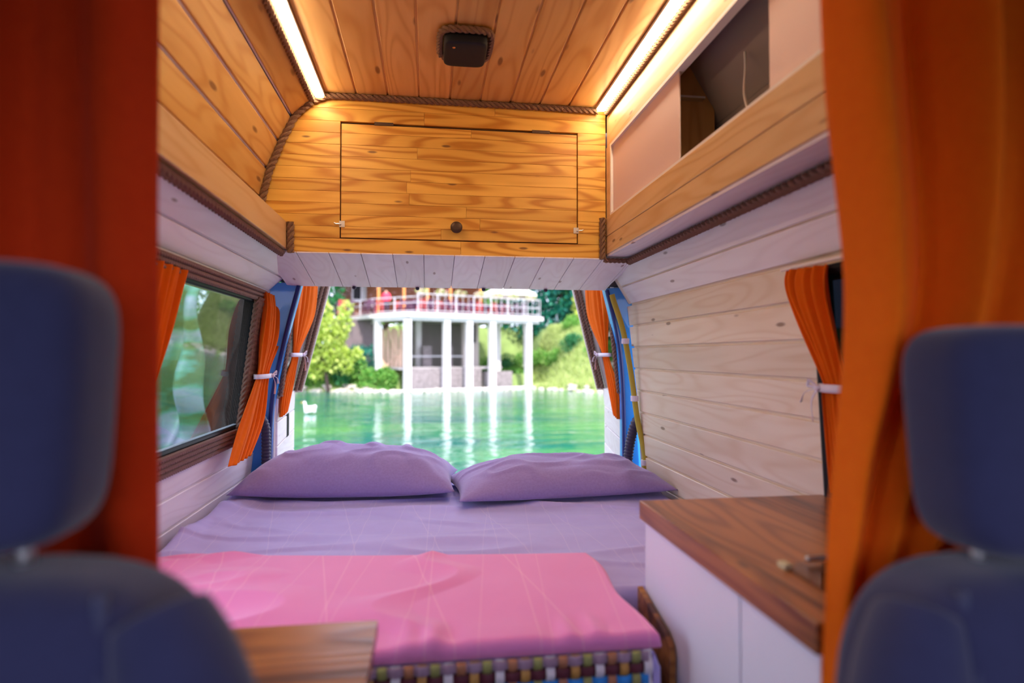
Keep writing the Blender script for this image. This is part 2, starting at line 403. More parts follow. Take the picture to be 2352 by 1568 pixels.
# roof, side skins and cab that close the vehicle
bm = bmesh.new()
box(bm, -.84, 1.06, Y0, 2.66, 2.16, 2.20); box(bm, .99, 1.05, Y0, 2.72, 1.36, 2.18); box(bm, .96, 1.05, Y0, 2.66, 1.35, 1.39); box(bm, -.84, -.79, Y0, 2.70, 1.40, 2.18)
box(bm, -.84, 1.05, 2.70, 2.74, 1.47, 2.2)
structure('wall_rear', bm, BODYIN, 'closed upper body shell above the rear doors of the van')
bm = bmesh.new()
box(bm, -.84, 1.06, -.25, Y0, 2.00, 2.05); box(bm, -.84, 1.06, Y0 - .02, Y0, 2.0, 2.2)
box(bm, -.86, -.82, -1.3, Y0 + .02, -.1, 1.0); box(bm, 1.03, 1.07, -1.3, Y0 + .02, -.1, 1.0)
box(bm, -.86, -.82, -.05, Y0 + .02, 1.0, 2.05); box(bm, 1.03, 1.07, -.05, Y0 + .02, 1.0, 2.05); box(bm, -.86, -.82, -1.3, -.45, 1.0, 2.05); box(bm, 1.03, 1.07, -1.3, -.45, 1.0, 2.05)
box(bm, -.86, 1.07, -1.3, -.75, -.1, .95)
slab([(-.86, -.62, 1.47), (1.07, -.62, 1.47), (1.07, -.22, 2.04), (-.86, -.22, 2.04)], (0, 1, -.7), .02, .001, bm)  # unseen panel added over the upper windscreen to keep the upper cab dim
structure('wall_front', bm, plain('dark_cab_lining', (.05, .045, .05), .8), 'dark driver cab around the two front seats')

# ------------------------------------------------------------------ left window
window_1 = thing('window_1', 'left side window framed with brown rope', None, (lx(.88), 1.9, .85), kind='structure')
def lw(y, z, off=0): return V(lx(z) + off, y, z)
obj('pane', slab([lw(WL[0], WL[2], -.012), lw(WL[1] - .02, WL[2], -.012), lw(WL[1] + .08, WL[3], -.012), lw(WL[0], WL[3], -.012)], (1, 0, -.1), .004, .0005), WGLASS, window_1)
bm = bmesh.new()
for (ya, za, yb, zb) in ((WL[0], WL[2], WL[1], WL[2]), (WL[1], WL[2], WL[1] + .06, WL[3]), (WL[0], WL[3], WL[1] + .06, WL[3]), (WL[0], WL[2], WL[0], WL[3])):
    tube([lw(ya, za, -.006), lw(yb, zb, -.006)], .009, 8, bm)
obj('seal', bm, BLACK, window_1)
for k in range(4): obj('rope_trim', rope([lw(DOORY, .874 - .0155 * k, .010), lw(2.40 + .0 * k, .874 - .0155 * k, .010)], .0085), ROPEL, window_1)
for k in range(3): obj('rope_trim', rope([lw(DOORY, 1.372 + .0155 * k, .010), lw(2.54, 1.372 + .0155 * k, .010)], .0085), ROPEL, window_1)
for k in range(5): obj('rope_trim', rope([lw(2.385 + .026 * k, .868, .014), lw(2.425 + .026 * k, 1.375, .014)], .0128), ROPED, window_1)
obj('reveal', slab([lw(2.496, .86, -.055), lw(2.496, .86, .0), lw(2.496, 1.39, .0), lw(2.496, 1.39, -.055)], (0, -1, 0), .006, .0005), BLACK, window_1)
# right window (mostly behind curtains)
window_2 = thing('window_2', 'dark right side window beside the tied orange curtain', None, (rx(.83), 1.05, .83), kind='structure')
def rw(y, z, off=0): return V(rx(z) + off, y, z)
obj('pane', slab([rw(WR[0], WR[2], .012), rw(WR[1], WR[2], .012), rw(WR[1], WR[3], .012), rw(WR[0], WR[3], .012)], (-1, 0, 0), .004, .0005), DGLASS, window_2)
bm = bmesh.new()
for (ya, za, yb, zb) in ((WR[0], WR[2], WR[1], WR[2]), (WR[1], WR[2], WR[1], WR[3]), (WR[0], WR[3], WR[1], WR[3]), (WR[0], WR[2], WR[0], WR[3])):
    tube([rw(ya, za, .0), rw(yb, zb, .0)], .014, 8, bm)
obj('seal', bm, BLACK, window_2)

# ------------------------------------------------------------------ rear end: pillars, open rear doors
def pillar(name, pts, label, mat, dk):
    bm = bmesh.new()
    for (xa, xb, z0, z1) in pts: pass
    L = []
    for xa, xb, zz_ in [(p[0], p[1], p[2]) for p in pts]:
        L.append([bm.verts.new(v) for v in ((xa, 2.67, zz_), (xb, 2.70, zz_), (xb, 2.76, zz_), (xa, 2.76, zz_))])
    for a, b in zip(L[:-1], L[1:]):
        for k in range(4): bm.faces.new((a[k], a[(k + 1) % 4], b[(k + 1) % 4], b[k]))
    bm.faces.new(L[0]); bm.faces.new(L[-1])
    o = structure(name, bm, mat, label)
    return o
pl = pillar('trim_1', [(-.80, -.665, .0, 0), (-.79, -.665, .70, 0), (-.775, -.655, .95, 0), (-.73, -.61, 1.2, 0), (-.68, -.545, 1.46, 0)], 'blue painted body pillar at the left rear door', BLUE, BLUED)
pr_ = pillar('trim_2', [(1.0, .885, .0, 0), (.995, .885, .70, 0), (.98, .885, .95, 0), (.945, .865, 1.2, 0), (.91, .80, 1.46, 0)], 'blue painted body pillar at the right rear door', BLUE, BLUED)
obj('seal', tube(smooth_path([(-.66, 2.695, .4), (-.66, 2.695, .9), (-.61, 2.695, 1.2), (-.55, 2.695, 1.45)]), .010, 8), BLUED, pl)
obj('seal', tube(smooth_path([(.882, 2.695, .4), (.882, 2.695, .9), (.862, 2.695, 1.2), (.805, 2.695, 1.45)]), .010, 8), BLUED, pr_)

def rear_door(name, s, hinge, free, label):
    """barn door swung open; hinge/free are functions z -> (x, y) of the inner face; s = direction of the inner face normal in x"""
    d = thing(name, label, None, (hinge(.2)[0], hinge(.2)[1], .1), kind='structure')
    n = V(s, 0, 0)
    def pt(t, z, off=0):
        a = V(*hinge(z), z); b = V(*free(z), z); p = a.lerp(b, t); return p + n * off
    def quad(t0, t1, z0, z1, off=0): return [pt(t0, z0, off), pt(t1, z0, off), pt(t1, z1, off), pt(t0, z1, off)]
    bm = bmesh.new()
    nn = (pt(1, .5) - pt(0, .5)).cross(V(0, 0, 1)).normalized()
    if nn.x * s < 0: nn = -nn
    for q in (quad(0, 1, .1, .97, -.012), quad(0, .10, .97, 1.30, -.012), quad(.93, 1, .97, 1.30, -.012), quad(0, .10, 1.30, 1.62, -.012), quad(.93, 1, 1.30, 1.62, -.012), quad(0, 1, 1.56, 1.62, -.012)):
        slab(q, nn, .035, .003, bm)
    obj('frame', bm, CREAM, d)
    z = .97
    while z > .35:
        obj('plank', slab(quad(.02, .995, z - .104, z - .004), nn, .011, .002), WHITE, d); z -= .104
    bm = bmesh.new(); slab(quad(.08, .95, .95, 1.28, -.03), nn, .004, .0005, bm); slab(quad(.08, .95, 1.28, 1.6, -.03), nn, .004, .0005, bm)
    obj('pane', bm, DGLASS, d)
    bm = bmesh.new(); slab([pt(.985, .955, .040), pt(1.0, .955, .040), pt(1.0, 1.30, .040), pt(.985, 1.30, .040)], nn, .05, .002, bm); slab([pt(.985, 1.30, .040), pt(1.0, 1.30, .040), pt(1.0, 1.60, .040), pt(.985, 1.60, .040)], nn, .05, .002, bm)
    obj('edge_flange', bm, CREAM, d)
    for k in range(2):
        obj('rope_trim', rope([pt(.965 - .03 * k, .965, .024 - .019 * k), pt(.965 - .03 * k, 1.2, .024 - .019 * k), pt(.965 - .03 * k, 1.57, .024 - .019 * k)], .0105), ROPED, d)
        obj('rope_trim', rope([pt(.03 + .03 * k, .975, .006), pt(.03 + .03 * k, 1.2, .006), pt(.03 + .03 * k, 1.52, .006)], .0105), ROPED, d)
    return d, pt, nn
d1, pt1, n1 = rear_door('door_1', 1, lambda z: (-.645 + max(0, z - .95) * .115, 2.74), lambda z: (-.712 + max(0, z - .95) * .25, 3.40), 'left rear door swung open with white boards below and a curtained window')
d2, pt2, n2 = rear_door('door_2', -1, lambda z: (.888 - max(0, z - .95) * .10, 2.74), lambda z: (.998 - max(0, z - .93) * .25, 3.40), 'right rear door swung open with white boards below and a curtained window')
bm = bmesh.new()
for t in (.50, .56):
    slab([pt1(t, .76, .004), pt1(t + .03, .76, .004), pt1(t + .03, .87, .004), pt1(t, .87, .004)], n1, .01, .001, bm)
obj('latch_slot', bm, BLACK, d1)
# hoses
tag(obj('yellow_hose', tube(smooth_path([(.795, 2.585, 1.42), (.805, 2.585, 1.385), (.842, 2.575, 1.259), (.876, 2.57, 1.069), (.899, 2.56, .88), (.926, 2.545, .728), (.924, 2.54, .662), (.905, 2.54, .60)]), .0125, 10), YELL, smooth=True, loc=(.9, 2.55, .6)), 'yellow plastic hose clipped along the rear edge of the right wall', 'hose')
hz = bpy.data.objects['yellow_hose']
for x_, y_, z_ in ((.852, 2.575, 1.215), (.889, 2.565, .965), (.927, 2.545, .69)):
    obj('clip', lathe((x_, y_, z_), [(.0145, -.012), (.017, -.011), (.017, .011), (.0145, .012)], 'Z', 14), RIBBON, hz, smooth=False)
def corrugated(pts, r):
    P = resample(smooth_path(pts), .0035)
    return sweep(bmesh.new(), P, lambda i: r * (1 + .10 * math.sin(i * math.pi / 2)), 12)
tag(obj('corrugated_hose', corrugated([(.930, 2.63, .87), (.909, 2.62, .845), (.892, 2.62, .787), (.880, 2.62, .72), (.866, 2.62, .60)], .021), HOSE, smooth=True, loc=(.866, 2.62, .6)), 'dark corrugated hose beside the right rear pillar', 'hose')
tag(obj('corrugated_hose', corrugated([(-.715, 2.655, .895), (-.69, 2.655, .892), (-.676, 2.655, .868), (-.669, 2.655, .819), (-.668, 2.655, .60)], .018), HOSE, smooth=True, loc=(-.668, 2.655, .6)), 'dark corrugated hose in front of the left blue pillar', 'hose')

# ------------------------------------------------------------------ rear overhead cabinet
rc = thing('overhead_cabinet', 'golden laminated pine cabinet across the rear with one wide flap door', 'cabinet', (.1, 2.4, 1.53))
def cx(z):      # left outline follows the roof slope
    S = [(-.40, 2.125)] + SL
    for (x0, z0), (x1, z1) in zip(S[:-1], S[1:]):
        if z1 <= z <= z0: return lerp(x0, x1, (z0 - z) / (z0 - z1))
    return -.626 if z < 1.7 else -.39
bm = bmesh.new()
box(bm, -.60, .69, YC + .013, 2.66, 1.545, 1.72); box(bm, -.52, .69, YC + .013, 2.66, 1.72, 2.02); box(bm, -.42, .69, YC + .013, 2.66, 2.0, 2.12)
obj('carcass', bm, DKMETAL, rc)
DX0, DX1, DZ0, DZ1 = -.327, .575, 1.588, 2.026
def strip(x0, x1, z0, z1, parent, x0b=None, y=YC, t=.014, tilt=0):
    x0b = x0 if x0b is None else x0b; g = .0003
    return obj('plank', slab([(x0 + g, y, z0 + g), (x1 - g, y, z0 + g), (x1 - g, y, z1 - g), (x0b + g, y, z1 - g)], (0, -1, 0), t, .0007), PINEX, parent)
nst = 10; hst = (DZ1 - DZ0) / nst
door = obj('door', B(DX0 + .004, DX1 - .004, YC + .008, YC + .016, DZ0 + .004, DZ1 - .009), PINEX, rc)
for i in range(nst):
    z0, z1 = DZ0 + i * hst, DZ0 + (i + 1) * hst
    strip(cx(z0) if z0 > 1.66 else -.56, DX0 - .002, z0, z1, rc, cx(z1) if z0 > 1.66 else -.56)
    strip(DX1 + .002, .69, z0, z1, rc)
    zt = z1 - (.009 if i == nst - 1 else 0); zb = z0 + (.003 if i == 0 else 0)
    cut = DX0 + (DX1 - DX0) * random.uniform(.25, .75)
    if random.random() < .65: strip(DX0 + .002, cut, zb, zt, door, y=YC - .001, t=.010); strip(cut, DX1 - .002, zb, zt, door, y=YC - .001, t=.010)
    else: strip(DX0 + .002, DX1 - .002, zb, zt, door, y=YC - .001, t=.010)
strip(cx(2.03), -.02, DZ1, 2.074, rc, cx(2.074)); strip(-.02, .69, DZ1, 2.074, rc)
strip(cx(2.074), .25, 2.074, 2.122, rc, cx(2.118)); strip(.25, .69, 2.074, 2.122, rc)
strip(-.50, .12, 1.531, DZ0 - .001, rc); strip(.12, .69, 1.531, DZ0 - .001, rc)
kn = obj('knob', lathe((.102, YC - .001, 1.636), [(.009, 0), (.009, -.012), (.020, -.016), (.0225, -.022), (.020, -.028), (.010, -.030)], 'Y', 28), DKMETAL, door, smooth=True)
for hx in (-.17, .43):
    bm = bmesh.new(); box(bm, hx - .035, hx + .035, YC - .004, YC + .004, DZ1 - .010, DZ1 + .002); obj('hinge', bm, DKMETAL, rc)
for s, hx in ((-1, DX0), (1, DX1)):
    bm = bmesh.new(); box(bm, hx - .004 if s < 0 else hx - .016, hx + .016 if s < 0 else hx + .004, YC - .004, YC, 1.629, 1.652)
    tube([(hx - s * .004, YC - .008, 1.640), (hx + s * .016, YC - .008, 1.640), (hx + s * .022, YC - .006, 1.644)], .0025, 8, bm); tube([(hx, YC - .001, 1.640), (hx, YC - .011, 1.640)], .004, 8, bm)
    obj('latch', bm, METAL, rc)
# white boarded underside sloping down to the rear doorway
und = obj('underside', slab([(-.62, YC + .005, 1.539), (.83, YC + .005, 1.539), (.80, 2.69, 1.458), (-.60, 2.69, 1.458)], (0, -.21, -1), .012, .0005), WHITE, rc)
x = -.60
while x < .80:
    b = min(x + .116, .80)
    obj('plank', slab([(x + .0012, YC - .001, 1.530), (b - .0012, YC - .001, 1.530), (b - .0012, 2.70, 1.449), (x + .0012, 2.70, 1.449)], (0, -.21, -1), .008, .0012), WHITE, und); x += .116
for i, xr in enumerate((-.32, -.05, .24, .52)):
    obj('fixing', lathe((xr, 2.693, 1.449), [(.008, 0), (.009, -.006), (.005, -.011)], 'Z', 12), HOSE, rc)

# ropes round the cabinet
def rope_thing(pts, r, label, mat=ROPE, group=None): 
    o = obj('rope_trim', rope(pts, r), mat, loc=pts[0]); return tag(o, label, 'rope', group)
cp = [(cx(z) + .012, YC - .013, z) for z in (1.70, 1.75, 1.80, 1.84, 1.89, 1.937, 1.98, 2.03)] + [(-.462, YC - .013, 2.062), (-.432, YC - .013, 2.088)]
rope_thing(smooth_path(cp, 5), .014, 'brown rope down the left edge of the golden rear cabinet')
rope_thing(smooth_path([(-.425, YC - .013, 2.092), (-.385, YC - .013, 2.108), (-.33, YC - .013, 2.114), (.1, YC - .013, 2.115), (.45, YC - .013, 2.114), (.655, YC - .013, 2.111)], 6), .013, 'brown rope where the ceiling meets the golden rear cabinet')
rope_thing([(-.502, YC - .014, 1.528), (-.502, YC - .014, 1.64)], .014, 'short upright rope at the lower left corner of the rear cabinet')
rope_thing([(.672, YC - .014, 1.528), (.672, YC - .014, 1.69)], .013, 'short upright rope at the lower right corner of the rear cabinet')
rope_thing([(.678, YC - .012, 1.524), (.775, YC - .012, 1.524)], .010, 'short level rope under the rear end of the right cabinet', ROPED)
rope_thing([(-.534, Y0, 1.527), (-.534, YC - .01, 1.527)], .0135, 'long brown rope under the left shelf board', ROPED)
rope_thing([(.783, Y0, 1.524), (.783, YC, 1.524)], .0145, 'long brown rope under the right overhead cabinet', ROPED)

# ------------------------------------------------------------------ left shelf
sh = thing('shelf', 'pine shelf with a deep front board along the left wall', 'shelf', (-.56, 1.5, 1.543))
obj('front_board', slab([(-.516, Y0, 1.543), (-.516, YC - .002, 1.543), (-.516, YC - .002, 1.641), (-.516, Y0, 1.641)], (1, 0, 0), .02, .0015), PINEY, sh)
obj('shelf_board', B(-.62, -.537, Y0, YC - .002, 1.545, 1.560), PALE, sh)

# ------------------------------------------------------------------ right overhead cabinet
ro = thing('overhead_cabinet', 'long pine cabinet with sliding panels on the upper right wall', 'cabinet', (.8, 1.5, 1.54))
obj('base', B(.694, .79, Y0, YC - .002, 1.5405, 1.552), WHITE, ro)
for z0, z1 in ((1.549, 1.617), (1.619, 1.692)):
    obj('front_board', slab([(.688, Y0, z0), (.688, YC - .002, z0), (.688, YC - .002, z1), (.688, Y0, z1)], (-1, 0, 0), .018, .0015), PINEY, ro)
obj('top_rail', slab([(.694, Y0, 1.968), (.694, YC - .002, 1.968), (.694, YC - .002, 2.095), (.694, Y0, 2.095)], (-1, 0, 0), .02, .002), PINEY, ro)
obj('end_post', B(.692, .712, 2.262, YC - .002, 1.69, 1.97), PINEY, ro)
bm = bmesh.new(); box(bm, .690, .716, Y0, 2.264, 1.692, 1.700); box(bm, .690, .716, Y0, 2.264, 1.958, 1.968); box(bm, .690, .716, 2.252, 2.264, 1.70, 1.958)
obj('track', bm, CREAM, ro)
obj('sliding_panel', slab([(.699, 1.63, 1.700), (.699, 2.252, 1.700), (.699, 2.252, 1.958), (.699, 1.63, 1.958)], (-1, 0, 0), .005, .001), PANEL, ro)
obj('sliding_panel', slab([(.707, Y0, 1.700), (.707, 1.183, 1.700), (.707, 1.183, 1.958), (.707, Y0, 1.958)], (-1, 0, 0), .005, .001), PANEL, ro)
obj('divider', B(.72, .84, 1.70, 1.712, 1.552, 2.05), DIVIDER, ro)
bm = bmesh.new(); slab([(.88, Y0, 1.55), (.88, 2.31, 1.55), (.86, 2.31, 1.85), (.86, Y0, 1.85)], (-1, 0, 0), .01, .0005, bm); slab([(.86, Y0, 1.85), (.86, 2.31, 1.85), (.70, 2.31, 2.11), (.70, Y0, 2.11)], (-1, 0, -1), .01, .0005, bm)
obj('back_lining', bm, plain('grey_brown_lining', (.26, .20, .17), .7), ro)
cb = obj('cable', tube(smooth_path([(.80, 1.45, 1.93), (.79, 1.43, 1.88), (.77, 1.40, 1.80), (.755, 1.35, 1.72), (.75, 1.32, 1.60)]), .0035, 8), CREAM, ro, smooth=True)
obj('bracket', B(.725, .80, 1.675, 1.699, 1.905, 1.911), METAL, ro)

# ------------------------------------------------------------------ LED strips (lamps) and ceiling box
EM = plain('led_diffuser', (1, 1, 1), .5, emit=(1.0, .80, .55), es=LED_STRENGTH)
for xx, zz_, y0, label in ((-.400, 2.104, Y0, 'glowing LED strip along the left edge of the ceiling'), (.662, 2.110, Y0, 'glowing LED strip along the right edge of the ceiling')):
    s = thing('led_strip', label, 'light strip', (xx, 1.5, zz_), 'ceiling LED strips')
    obj('channel', B(xx - .018, xx + .018, y0, YC - .028, zz_ + .002, zz_ + .012), CREAM, s)
    obj('diffuser', B(xx - .014, xx + .014, y0, YC - .03, zz_ - .006, zz_ + .002), EM, s)
rope_thing([(-.428, Y0, 2.090), (-.428, YC - .03, 2.090)], .0125, 'rope running beside the left glowing LED strip')
rope_thing([(.690 - .004, Y0, 2.099), (.690 - .004, YC - .03, 2.099)], .0105, 'rope running beside the right glowing LED strip')
lb = thing('ceiling_box', 'small black box with rounded corners on the pine ceiling', 'ceiling box', (.11, 1.87, 2.07))
obj('housing', superell((.108, 1.868, 2.100), .066, .080, .022, .25, .32, 48, 24), BLACK, lb, smooth=True)
obj('indicator', lathe((.072, 1.82, 2.0785), [(.004, .003), (.005, 0), (.003, -.002)], 'Z', 12), plain('brass', (.8, .45, .15), .3, metal=1), lb)
pp = [(.108 + .078 * math.copysign(abs(math.cos(t)) ** .4, math.cos(t)), 1.865 + .091 * math.copysign(abs(math.sin(t)) ** .4, math.sin(t)), 2.112) for t in [2 * math.pi * k / 60 for k in range(61)]]
obj('rope_trim', rope(pp, .011), ROPE, lb)

# ------------------------------------------------------------------ bed
bed = thing('bed', 'wide bed with a lavender sheet across the back of the van', 'bed', (.1, 1.9, 0))
LXR, LYR = .425, 1.335      # the inner corner where the kitchen unit stands
def dist_L(x_, y_):         # distance inside the L-shaped mattress outline
    d = min(x_ + .730, y_ - 1.090, 2.655 - y_, .920 - x_)
    if y_ <= LYR and x_ <= LXR: return min(d, LXR - x_) if x_ > 0 else d
    dx, dy = LXR - x_, y_ - LYR
    if x_ > LXR: return min(d, dy)
    return min(d, math.hypot(max(dx, 0), max(dy, 0)))
def wr(x_, y_):
    a = noise.noise(V(x_ * 2.2 + 3, y_ * 9, .3)) * .006 + noise.noise(V(x_ * 5 - y_ * 3, y_ * 14 + x_ * 3, 2.1)) * .0035
    r = 1 - abs(noise.noise(V(x_ * 1.6 + 9, y_ * 6.5 + .35 * x_, 5.0))) * 2
    a += max(0, r - .72) * .030
    a += .007 * math.exp(-((y_ - 2.18 + .03 * x_) / .03) ** 2) * (.5 + .5 * noise.noise(V(x_ * 3, 1, 1)))
    e = max(0, 1 - (x_ + .73) / .16)
    a += e * (.020 + .03 * abs(noise.noise(V(x_ * 9 + y_ * 2, y_ * 3.5 - x_ * 7, 8)))) 
    return a
bm = bmesh.new(); XS = list(np.linspace(-.730, LXR, 150)) + list(np.linspace(LXR, .920, 64))[1:]; YS = list(np.linspace(1.090, LYR, 40)) + list(np.linspace(LYR, 2.655, 180))[1:]
vg = {}
for j, y_ in enumerate(YS):
    for i, x_ in enumerate(XS):
        if x_ > LXR + 1e-6 and y_ < LYR - 1e-6: continue
        d = dist_L(float(x_), float(y_)); r = .035
        drop = 0 if d >= r else r - math.sqrt(max(0, r * r - (r - d) ** 2))
        vg[i, j] = bm.verts.new((x_, y_, .616 - drop + wr(x_, y_) * min(1, d / .02)))
for j in range(len(YS) - 1):
    for i in range(len(XS) - 1):
        k = [(i, j), (i + 1, j), (i + 1, j + 1), (i, j + 1)]
        if all(q in vg for q in k): bm.faces.new([vg[q] for q in k])
be = [e for e in bm.edges if e.is_boundary]
ex = bmesh.ops.extrude_edge_only(bm, edges=be)
for v in [g for g in ex['geom'] if isinstance(g, bmesh.types.BMVert)]: v.co.z = .47
obj('sheet', bm, SHEET, bed, smooth=True)
bm = bmesh.new(); box(bm, -.70, .40, 1.11, 2.62, .0, .46); box(bm, .40, .90, 1.36, 2.62, .0, .46)
obj('base', bm, plain('bed_base_board', (.16, .075, .04), .6, var=.2, bscale=20), bed)
# woven straps on the front of the bed
WX0, WX1, WZT = -.62, .408, .613
colsV = [plain('strap_white', (.72, .68, .78), .6), plain('strap_brown', (.42, .17, .09), .6), plain('strap_ochre', (.48, .25, .06), .6), plain('strap_olive', (.30, .30, .10), .6)]
colsH = [plain('strap_mauve', (.34, .22, .34), .6), plain('strap_maroon', (.10, .012, .03), .6), plain('strap_blue', (.02, .26, .78), .5)]
sp = .0226; nV = int((WX1 - WX0) / sp); rowh = .0205
def strap(pathf, wdir, width, mat):
    P = [pathf(k) for k in range(pathf.n)]; bm = bmesh.new(); w2 = wdir * (width / 2); off = V(0, -.0012, 0)
    rows = []
    for p in P: rows.append([bm.verts.new(q) for q in (p - w2, p - w2 * .8 + off, p + w2 * .8 + off, p + w2)])
    for a, b in zip(rows[:-1], rows[1:]):
        for k in range(3): bm.faces.new((a[k], a[k + 1], b[k + 1], b[k]))
    return bm
nR = 9
wv = obj('woven_front', B(WX0, WX1, 1.084, 1.092, .40, .606), plain('strap_backing', (.04, .02, .03), .8), bed)
for i in range(nV):
    xv = WX1 - sp * (i + .5)
    def f(k, xv=xv, i=i):
        r = k / 4 - .5; ph = math.cos(math.pi * r) * (1 if i % 2 else -1)
        return V(xv, 1.078 - .0045 * ph, WZT - .004 - r * rowh + .0)
    f.n = 4 * nR - 1
    obj('strap', strap(f, V(1, 0, 0), .0155, colsV[(i * 3 + 0) % 4]), colsV[[0, 3, 2, 1][i % 4]], wv, smooth=True, solid=.0012)
for r in range(nR):
    zr = WZT - .004 - r * rowh
    def f(k, r=r, zr=zr):
        t = k / 4; ph = math.cos(math.pi * t) * (-1 if r % 2 else 1)
        return V(WX1 - sp * .5 - t * sp, 1.078 - .0045 * ph, zr)
    f.n = 4 * (nV - 1) + 1
    obj('strap', strap(f, V(0, 0, 1), .0175, colsH[r % 3]), colsH[r % 3], wv, smooth=True, solid=.0012)

def pillow(name, c, a, b, hgt, rotz, label, seed, tilt=0):
    bm = bmesh.new(); nu, nv = 90, 64; c = Vector(c); Rm = Matrix.Rotation(rotz, 3, 'Z') @ Matrix.Rotation(tilt, 3, 'X')
    def fn(side):
        def g(u, v):
            u, v = 2 * u - 1, 2 * v - 1
            px = a * u * (1 - .10 * (1 - abs(u)) * 0 - .055 * (1 - v * v) * abs(u) ** 3); py = b * v * (1 - .11 * (1 - u * u) * abs(v) ** 3)
            e = max(0, (1 - abs(u) ** 2.6)) ** .55 * max(0, (1 - abs(v) ** 2.6)) ** .55
            if side > 0:
                h = hgt * e
                # creases running in from the corners and seams
                ang = math.atan2(v * b - math.copysign(b, v), u * a - math.copysign(a, u))
                dc = math.hypot(abs(u) * a - a, abs(v) * b - b)
                wq = .008 * math.sin(ang * 7 + seed) * math.exp(-dc * 7) * e
                q = noise.noise(V(u * 2.2 + seed, v * 1.4, seed)); rr = 1 - abs(noise.noise(V(u * 2.3 + v * 1.0 + seed * 2, v * 1.9 - u * 1.4, seed + 4))) * 2
                h += e * (.016 * q + max(0, rr - .5) * .024) + wq
            else: h = -hgt * .28 * e
            return c + Rm @ V(px, py, h)
        return g
    gridmesh(fn(1), nu, nv, bm); gridmesh(fn(-1), nu, nv, bm)
    bmesh.ops.remove_doubles(bm, verts=bm.verts, dist=4e-4)
    o = obj(name, bm, PILLOW, smooth=True, loc=c); return tag(o, label, 'pillow', 'pillows at the rear end of the bed')
pillow('pillow', (-.292, 2.475, .657), .405, .215, .140, R(-4), 'plump mauve pillow on the left half of the bed', 1.7)
pillow('pillow', (.500, 2.36, .648), .415, .205, .105, R(5), 'flatter creased mauve pillow on the right half of the bed', 5.2)

# folded pink blanket
bm = bmesh.new()
def blanket(top):
    def g(u, v):
        far = V(lerp(-.70, .412, u), lerp(1.655, 1.540, u), 0); near = V(lerp(-.66, .418, u), lerp(1.086, 1.078, u), 0)
        p = near.lerp(far, v); p.x += .008 * math.sin(v * 9 + 1) * u
        e = min(u * 1.11, (1 - u) * 1.11, v * .52, (1 - v) * .52); r = .014
        k = 1 if e >= r else math.sqrt(max(0, 1 - ((r - e) / r) ** 2))
        wz = noise.noise(V(p.x * 2.5, p.y * 5 + p.x, 1.5)) * .006 + max(0, 1 - abs(noise.noise(V(p.x * 2.0 + 4, p.y * 4.5 - 1.5 * p.x, 7))) * 2 - .7) * .035
        wz += .0035 * math.sin(p.x * 60 + 3 * math.sin(p.x * 23)) * math.exp(-((p.y - 1.11) / .05) ** 2)
        wz += .012 * math.exp(-((p.x + .62) / .10) ** 2) * abs(math.sin(p.y * 26 + p.x * 12))
        p.z = .621 + (.030 * k + wz * k if top else .0)
        return p
    return g
gridmesh(blanket(True), 220, 110, bm); gridmesh(blanket(False), 220, 110, bm); bmesh.ops.remove_doubles(bm, verts=bm.verts, dist=2e-4)
tag(obj('blanket', bm, PINK, smooth=True, loc=(-.1, 1.3, .622)), 'folded pink blanket across the foot of the bed', 'blanket')

# ------------------------------------------------------------------ kitchen unit, worktop, small table
ku = thing('kitchen_unit', 'white kitchen unit with flat doors under a timber worktop on the right', 'cabinet', (.7, .95, 0))
obj('body', B(.492, .872, .70, 1.315, .05, .787), plain('unit_carcass', (.30, .22, .20), .6), ku)
for y0, y1 in ((.898, 1.312), (.70, .893)):
    obj('door', slab([(.478, y0, .06), (.478, y1, .06), (.478, y1, .786), (.478, y0, .786)], (-1, 0, 0), .014, .001), WCAB, ku)
wt = obj('worktop', B(.468, .912, .692, 1.322, .789, .829), WALNUT, loc=(.7, .9, .789), bevel=.002)
tag(wt, 'brown streaked timber worktop on the white kitchen unit', 'worktop')
gl = thing('glass_lid', 'flush dark glass lid with a small steel handle on the timber worktop', 'lid', (.7, .70, .829))
obj('plate', B(.538, .86, .72, .882, .8292, .834), glassmat('lid_glass', (.80, .74, .66), .05), gl, bevel=.001)
obj('handle', tube(smooth_path([(.575, .872, .842), (.60, .872, .843), (.64, .872, .843), (.70, .872, .842)]), .0045, 10), METAL, gl, smooth=True)
obj('corner_clip', B(.535, .547, .866, .886, .829, .837), plain('clip_beige', (.6, .55, .35), .5), gl)
# bare timber cheek between bed and unit
tag(obj('side_board', slab([(.462, 1.135, .0), (.462, 1.318, .0), (.462, 1.318, .640), (.462, 1.165, .606), (.462, 1.14, .59), (.462, 1.135, .57)], (-1, 0, 0), .012, .001), TABLE, loc=(.468, 1.23, 0)), 'narrow dark board standing between the bed and the kitchen unit', 'board')
tb = thing('side_table', 'small brown timber table beside the left front seat', 'table', (-.25, .8, 0))
obj('tabletop', B(-.56, -.082, .80, 1.042, .690, .716), TABLE, tb, bevel=.002)
obj('leg', lathe((-.33, .92, 0), [(.12, 0), (.12, .012), (.028, .02), (.028, .69)], 'Z', 24), BLACK, tb, smooth=False)

